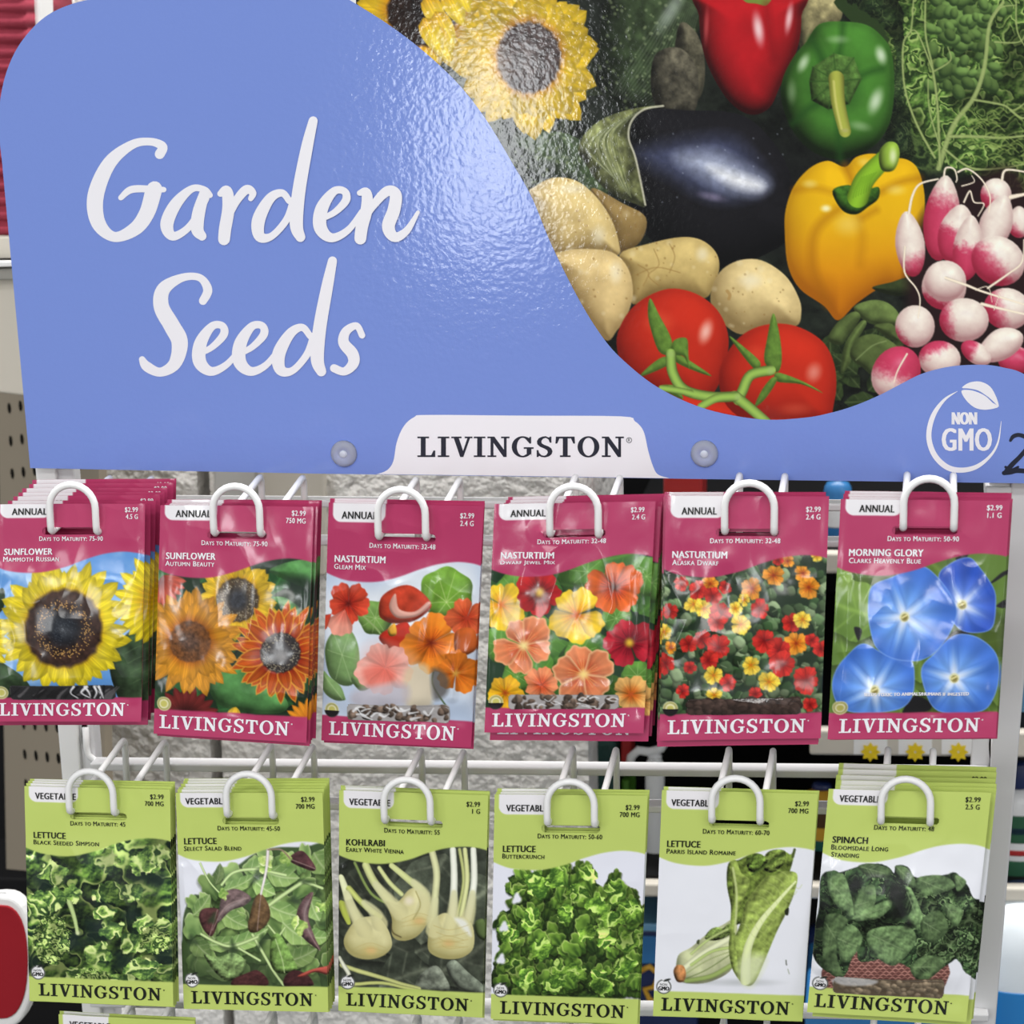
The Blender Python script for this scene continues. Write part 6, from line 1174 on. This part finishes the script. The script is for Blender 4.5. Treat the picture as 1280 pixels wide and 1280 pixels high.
# red panel with a rounded white rim on a wire bail
tagp = thing('hanging_sign', tuple(at(0, 1276, .07)), 'dark red oblong panel with rounded white rim hanging at the lower left edge', 'hanging panel')
def oblong(hw, hh, cx=0, cy=1203, n=40): return [(cx+hw*np.sign(math.cos(t))*abs(math.cos(t))**.75, cy+hh*np.sign(math.sin(t))*abs(math.sin(t))**.9) for t in np.linspace(0, -2*math.pi, n, endpoint=False)][::-1]
slab(oblong(43, 84)[::-1], .066, .014, 'rim', m_white, parent=tagp, bev=.003); slab(oblong(34, 71)[::-1], .0645, .004, 'panel', mat('dark_red_matte', rgb(150, 24, 36), .75, .25, bump=[(200, .0006, .4, 3)]), parent=tagp, bev=.0008)
MB().tube([at(x, y, .07) for x, y in ((-10, 1122), (-10, 1115), (8, 1114.5), (9.5, 1117), (9.5, 1132))], .0012, 8).build('wire_bail', m_white, tagp, smooth=True)
# ---------------------------------------------------------------- the store behind, right
YL = .32
def shelf(x0, x1, ya, yb, label, tags=()):
    t = thing('store_shelf', tuple(at((x0+x1)/2, (ya+yb)/2, YL)), label, 'shelf')
    slab([(x0, yb), (x1, yb+ (x1-x0)*.012), (x1, ya+(x1-x0)*.012), (x0, ya)], YL, .012, 'shelf_lip', m_beige, parent=t)
    a, b = at(x0, ya+3, YL), at(x1, ya+3+(x1-x0)*.012, YL); z = (a[2]+b[2])/2; MB().box(a[0], b[0], YL+.012, .75, z-.012, z).build('shelf_board', m_dark, t)
    for x in tags:
        slab([(x-23, yb-1), (x+19, yb-1), (x+19, ya+2), (x-23, ya+2)], YL-.001, .0012, 'price_tag', m_board, parent=t, bev=.0003)
        q = at(x-2, yb-4, YL-.0022); fl = MB(); 
        for j in range(8):
            an = j*.785; fl.add([(q[0]+.0075*math.cos(an)*s_+.002*math.cos(an+1.57)*w_, q[1]-.0002*(j % 2), q[2]+.0075*math.sin(an)*s_+.002*math.sin(an+1.57)*w_) for s_, w_ in ((.1, -.4), (.6, -1), (1, 0), (.6, 1), (.1, .4))], [(4, 3, 2, 1, 0)])
        fl.build('flower_print', mat('yellow_print', rgb(236, 206, 40), .5, .3), t)
shelf(1012, 1330, 912, 944, 'cream shelf edge with yellow flower price tags below the morning glory packets', (1090, 1146, 1200))
shelf(770, 1330, 1104, 1121, 'cream lower shelf edge seen on both sides of the romaine packets')
shelf(770, 1330, 688, 714, 'cream upper shelf edge behind the morning glory packets')
def bottle(x0, x1, ytop, ybot, Y, name, parts, label, cat, neck=.35, sy=.8):
    a, b = at(x0, ybot, Y), at(x1, ybot, Y); t_ = at((x0+x1)/2, ytop, Y); r = (b[0]-a[0])/2; h = t_[2]-a[2]; c = ((a[0]+b[0])/2, Y+r*sy, a[2]); t = thing(name, c, label, cat)
    for nm, z0, z1, m, kind in parts:
        if kind == 'body': pr = [(r*.9, z0*h), (r, z0*h+.004), (r, z1*h-r*.9), (r*.93, z1*h-r*.5), (r*.75, z1*h-r*.2), (r*neck*1.2, z1*h-.001), (r*neck, z1*h)]
        elif kind == 'cap': pr = [(r*neck*1.2, z0*h), (r*neck*1.25, z0*h+.002), (r*neck*1.15, z1*h-.002), (r*neck, z1*h)]
        else: pr = [(r*1.006, z0*h), (r*1.008, z0*h+.001), (r*1.008, z1*h-.001), (r*1.006, z1*h)]
        MB().lathe(pr, c, 40, 1, sy).build(nm, m, t, smooth=True)
    return t
wb = mat('white_bottle_plastic', rgb(226, 228, 230), .35, .5); gl = mat('green_label', rgb(44, 92, 66), .4, .4); db = mat('dark_blue_plastic', rgb(28, 44, 92), .4, .5); bl = mat('blue_plastic', rgb(52, 120, 180), .35, .5); lb = mat('light_blue_plastic', rgb(120, 176, 214), .35, .5)
yel = mat('yellow_plastic', rgb(214, 164, 52), .4, .4); tl = mat('teal_label', rgb(36, 96, 84), .4, .4); red = mat('red_plastic', rgb(168, 40, 40), .4, .4); jug = mat('milky_jug_plastic', rgb(222, 230, 236), .3, .5); liq = mat('blue_liquid_in_jug', rgb(44, 124, 190), .25, .5); grn = mat('bright_green_plastic', rgb(90, 150, 50), .4, .4); dg = mat('dark_green_bag', rgb(32, 66, 62), .6, .4, bump=[(90, .003, .6, 3)])
t = bottle(1238, 1302, 960, 1116, .36, 'detergent_bottle', [('body', 0, .80, wb, 'body'), ('cap', .80, 1, db, 'cap'), ('label', .06, .26, gl, 'l'), ('label', .40, .62, gl, 'l'), ('emblem', .30, .345, red, 'l'), ('emblem', .46, .53, db, 'l')], 'white bottle with green label right of the right rack post', 'bottle')
bottle(1196, 1350, 1128, 1420, .30, 'liquid_jug', [('liquid', 0, .62, liq, 'l'), ('body', 0, .97, jug, 'body'), ('cap', .97, 1, db, 'cap')], 'large milky jug of blue liquid at the lower right corner', 'jug', .3)
bottle(1270, 1310, 760, 944, .38, 'spray_bottle', [('body', 0, .9, lb, 'body'), ('cap', .9, 1, wb, 'cap')], 'light blue bottle at the right edge above the shelf edge', 'bottle')
bottle(996, 1054, 985, 1116, .40, 'sauce_bottle', [('body', 0, .94, yel, 'body'), ('cap', .94, 1, db, 'cap'), ('label', .04, .50, tl, 'l'), ('emblem', .62, .76, mat('brown_label', rgb(84, 58, 30), .4, .4), 'l')], 'yellow bottle with teal label between romaine and spinach packets', 'bottle')
bottle(1004, 1066, 1150, 1290, .42, 'dark_bottle', [('body', 0, .92, db, 'body'), ('cap', .92, 1, wb, 'cap')], 'dark blue bottle low between romaine and spinach packets', 'bottle')
bottle(1028, 1064, 590, 690, .38, 'blue_bottle', [('body', 0, .88, bl, 'body'), ('cap', .88, 1, wb, 'cap'), ('label', .3, .6, wb, 'l')], 'blue bottle between the small nasturtium and morning glory packets', 'bottle')
bottle(806, 830, 944, 1104, .38, 'pump_bottle', [('body', 0, .96, wb, 'body'), ('collar', .96, 1, wb, 'cap')], 'white narrow pump bottle right of the lettuce head packets', 'pump bottle', .6)
pt = bpy.data.objects['pump_bottle']; MB().tube([at(x, y, .385) for x, y in ((787, 962), (789, 946), (798, 938), (812, 940), (826, 936), (836, 920), (838, 905))], .0035, 10).build('spout', wb, pt, smooth=True)
slab([(729, 1104), (770, 1106), (772, 936), (766, 922), (738, 924), (728, 944)], .40, .06, 'garden_bag', dg, 'dark green bag beside the white masonry pillar edge', 'bag', bev=.006)
slab([(777, 1104), (787, 1104), (787, 975), (777, 975)], .41, .05, 'green_box', grn, 'narrow bright green box beside the white pump bottle', 'box')
slab([(776, 960), (789, 960), (790, 860), (776, 860)], .40, .03, 'red_box', red, 'narrow red box above the bright green box', 'box')
bx = slab([(792, 1290), (872, 1292), (872, 1164), (792, 1162)], .40, .12, 'blue_box', db, 'blue box with yellow swirl between lettuce head and romaine packets', 'box')
slab([(792, 1165), (872, 1167), (872, 1156), (792, 1154)], .40, .12, 'lid', lb, parent=bx); slab([(792, 1204), (872, 1206), (872, 1172), (792, 1170)], .399, .002, 'label', bl, parent=bx, bev=.0004)
q = [at(x, y, .398) for x, y in ((800, 1214), (812, 1208), (824, 1218), (818, 1234), (806, 1236), (812, 1250), (826, 1252))]; MB().tube(q, .0024, 8).build('swirl_print', yel, bx, smooth=True)
slab([(1006, 1400), (1216, 1404), (1216, 1256), (1006, 1253)], .26, .12, 'storage_bin', bl, 'mid blue bin at the bottom below the spinach packets', 'bin', bev=.004)
slab([(829, 700), (878, 700), (878, 570), (829, 570)], .36, .05, 'carton', red, 'red carton just under the header card between nasturtium stacks', 'carton')
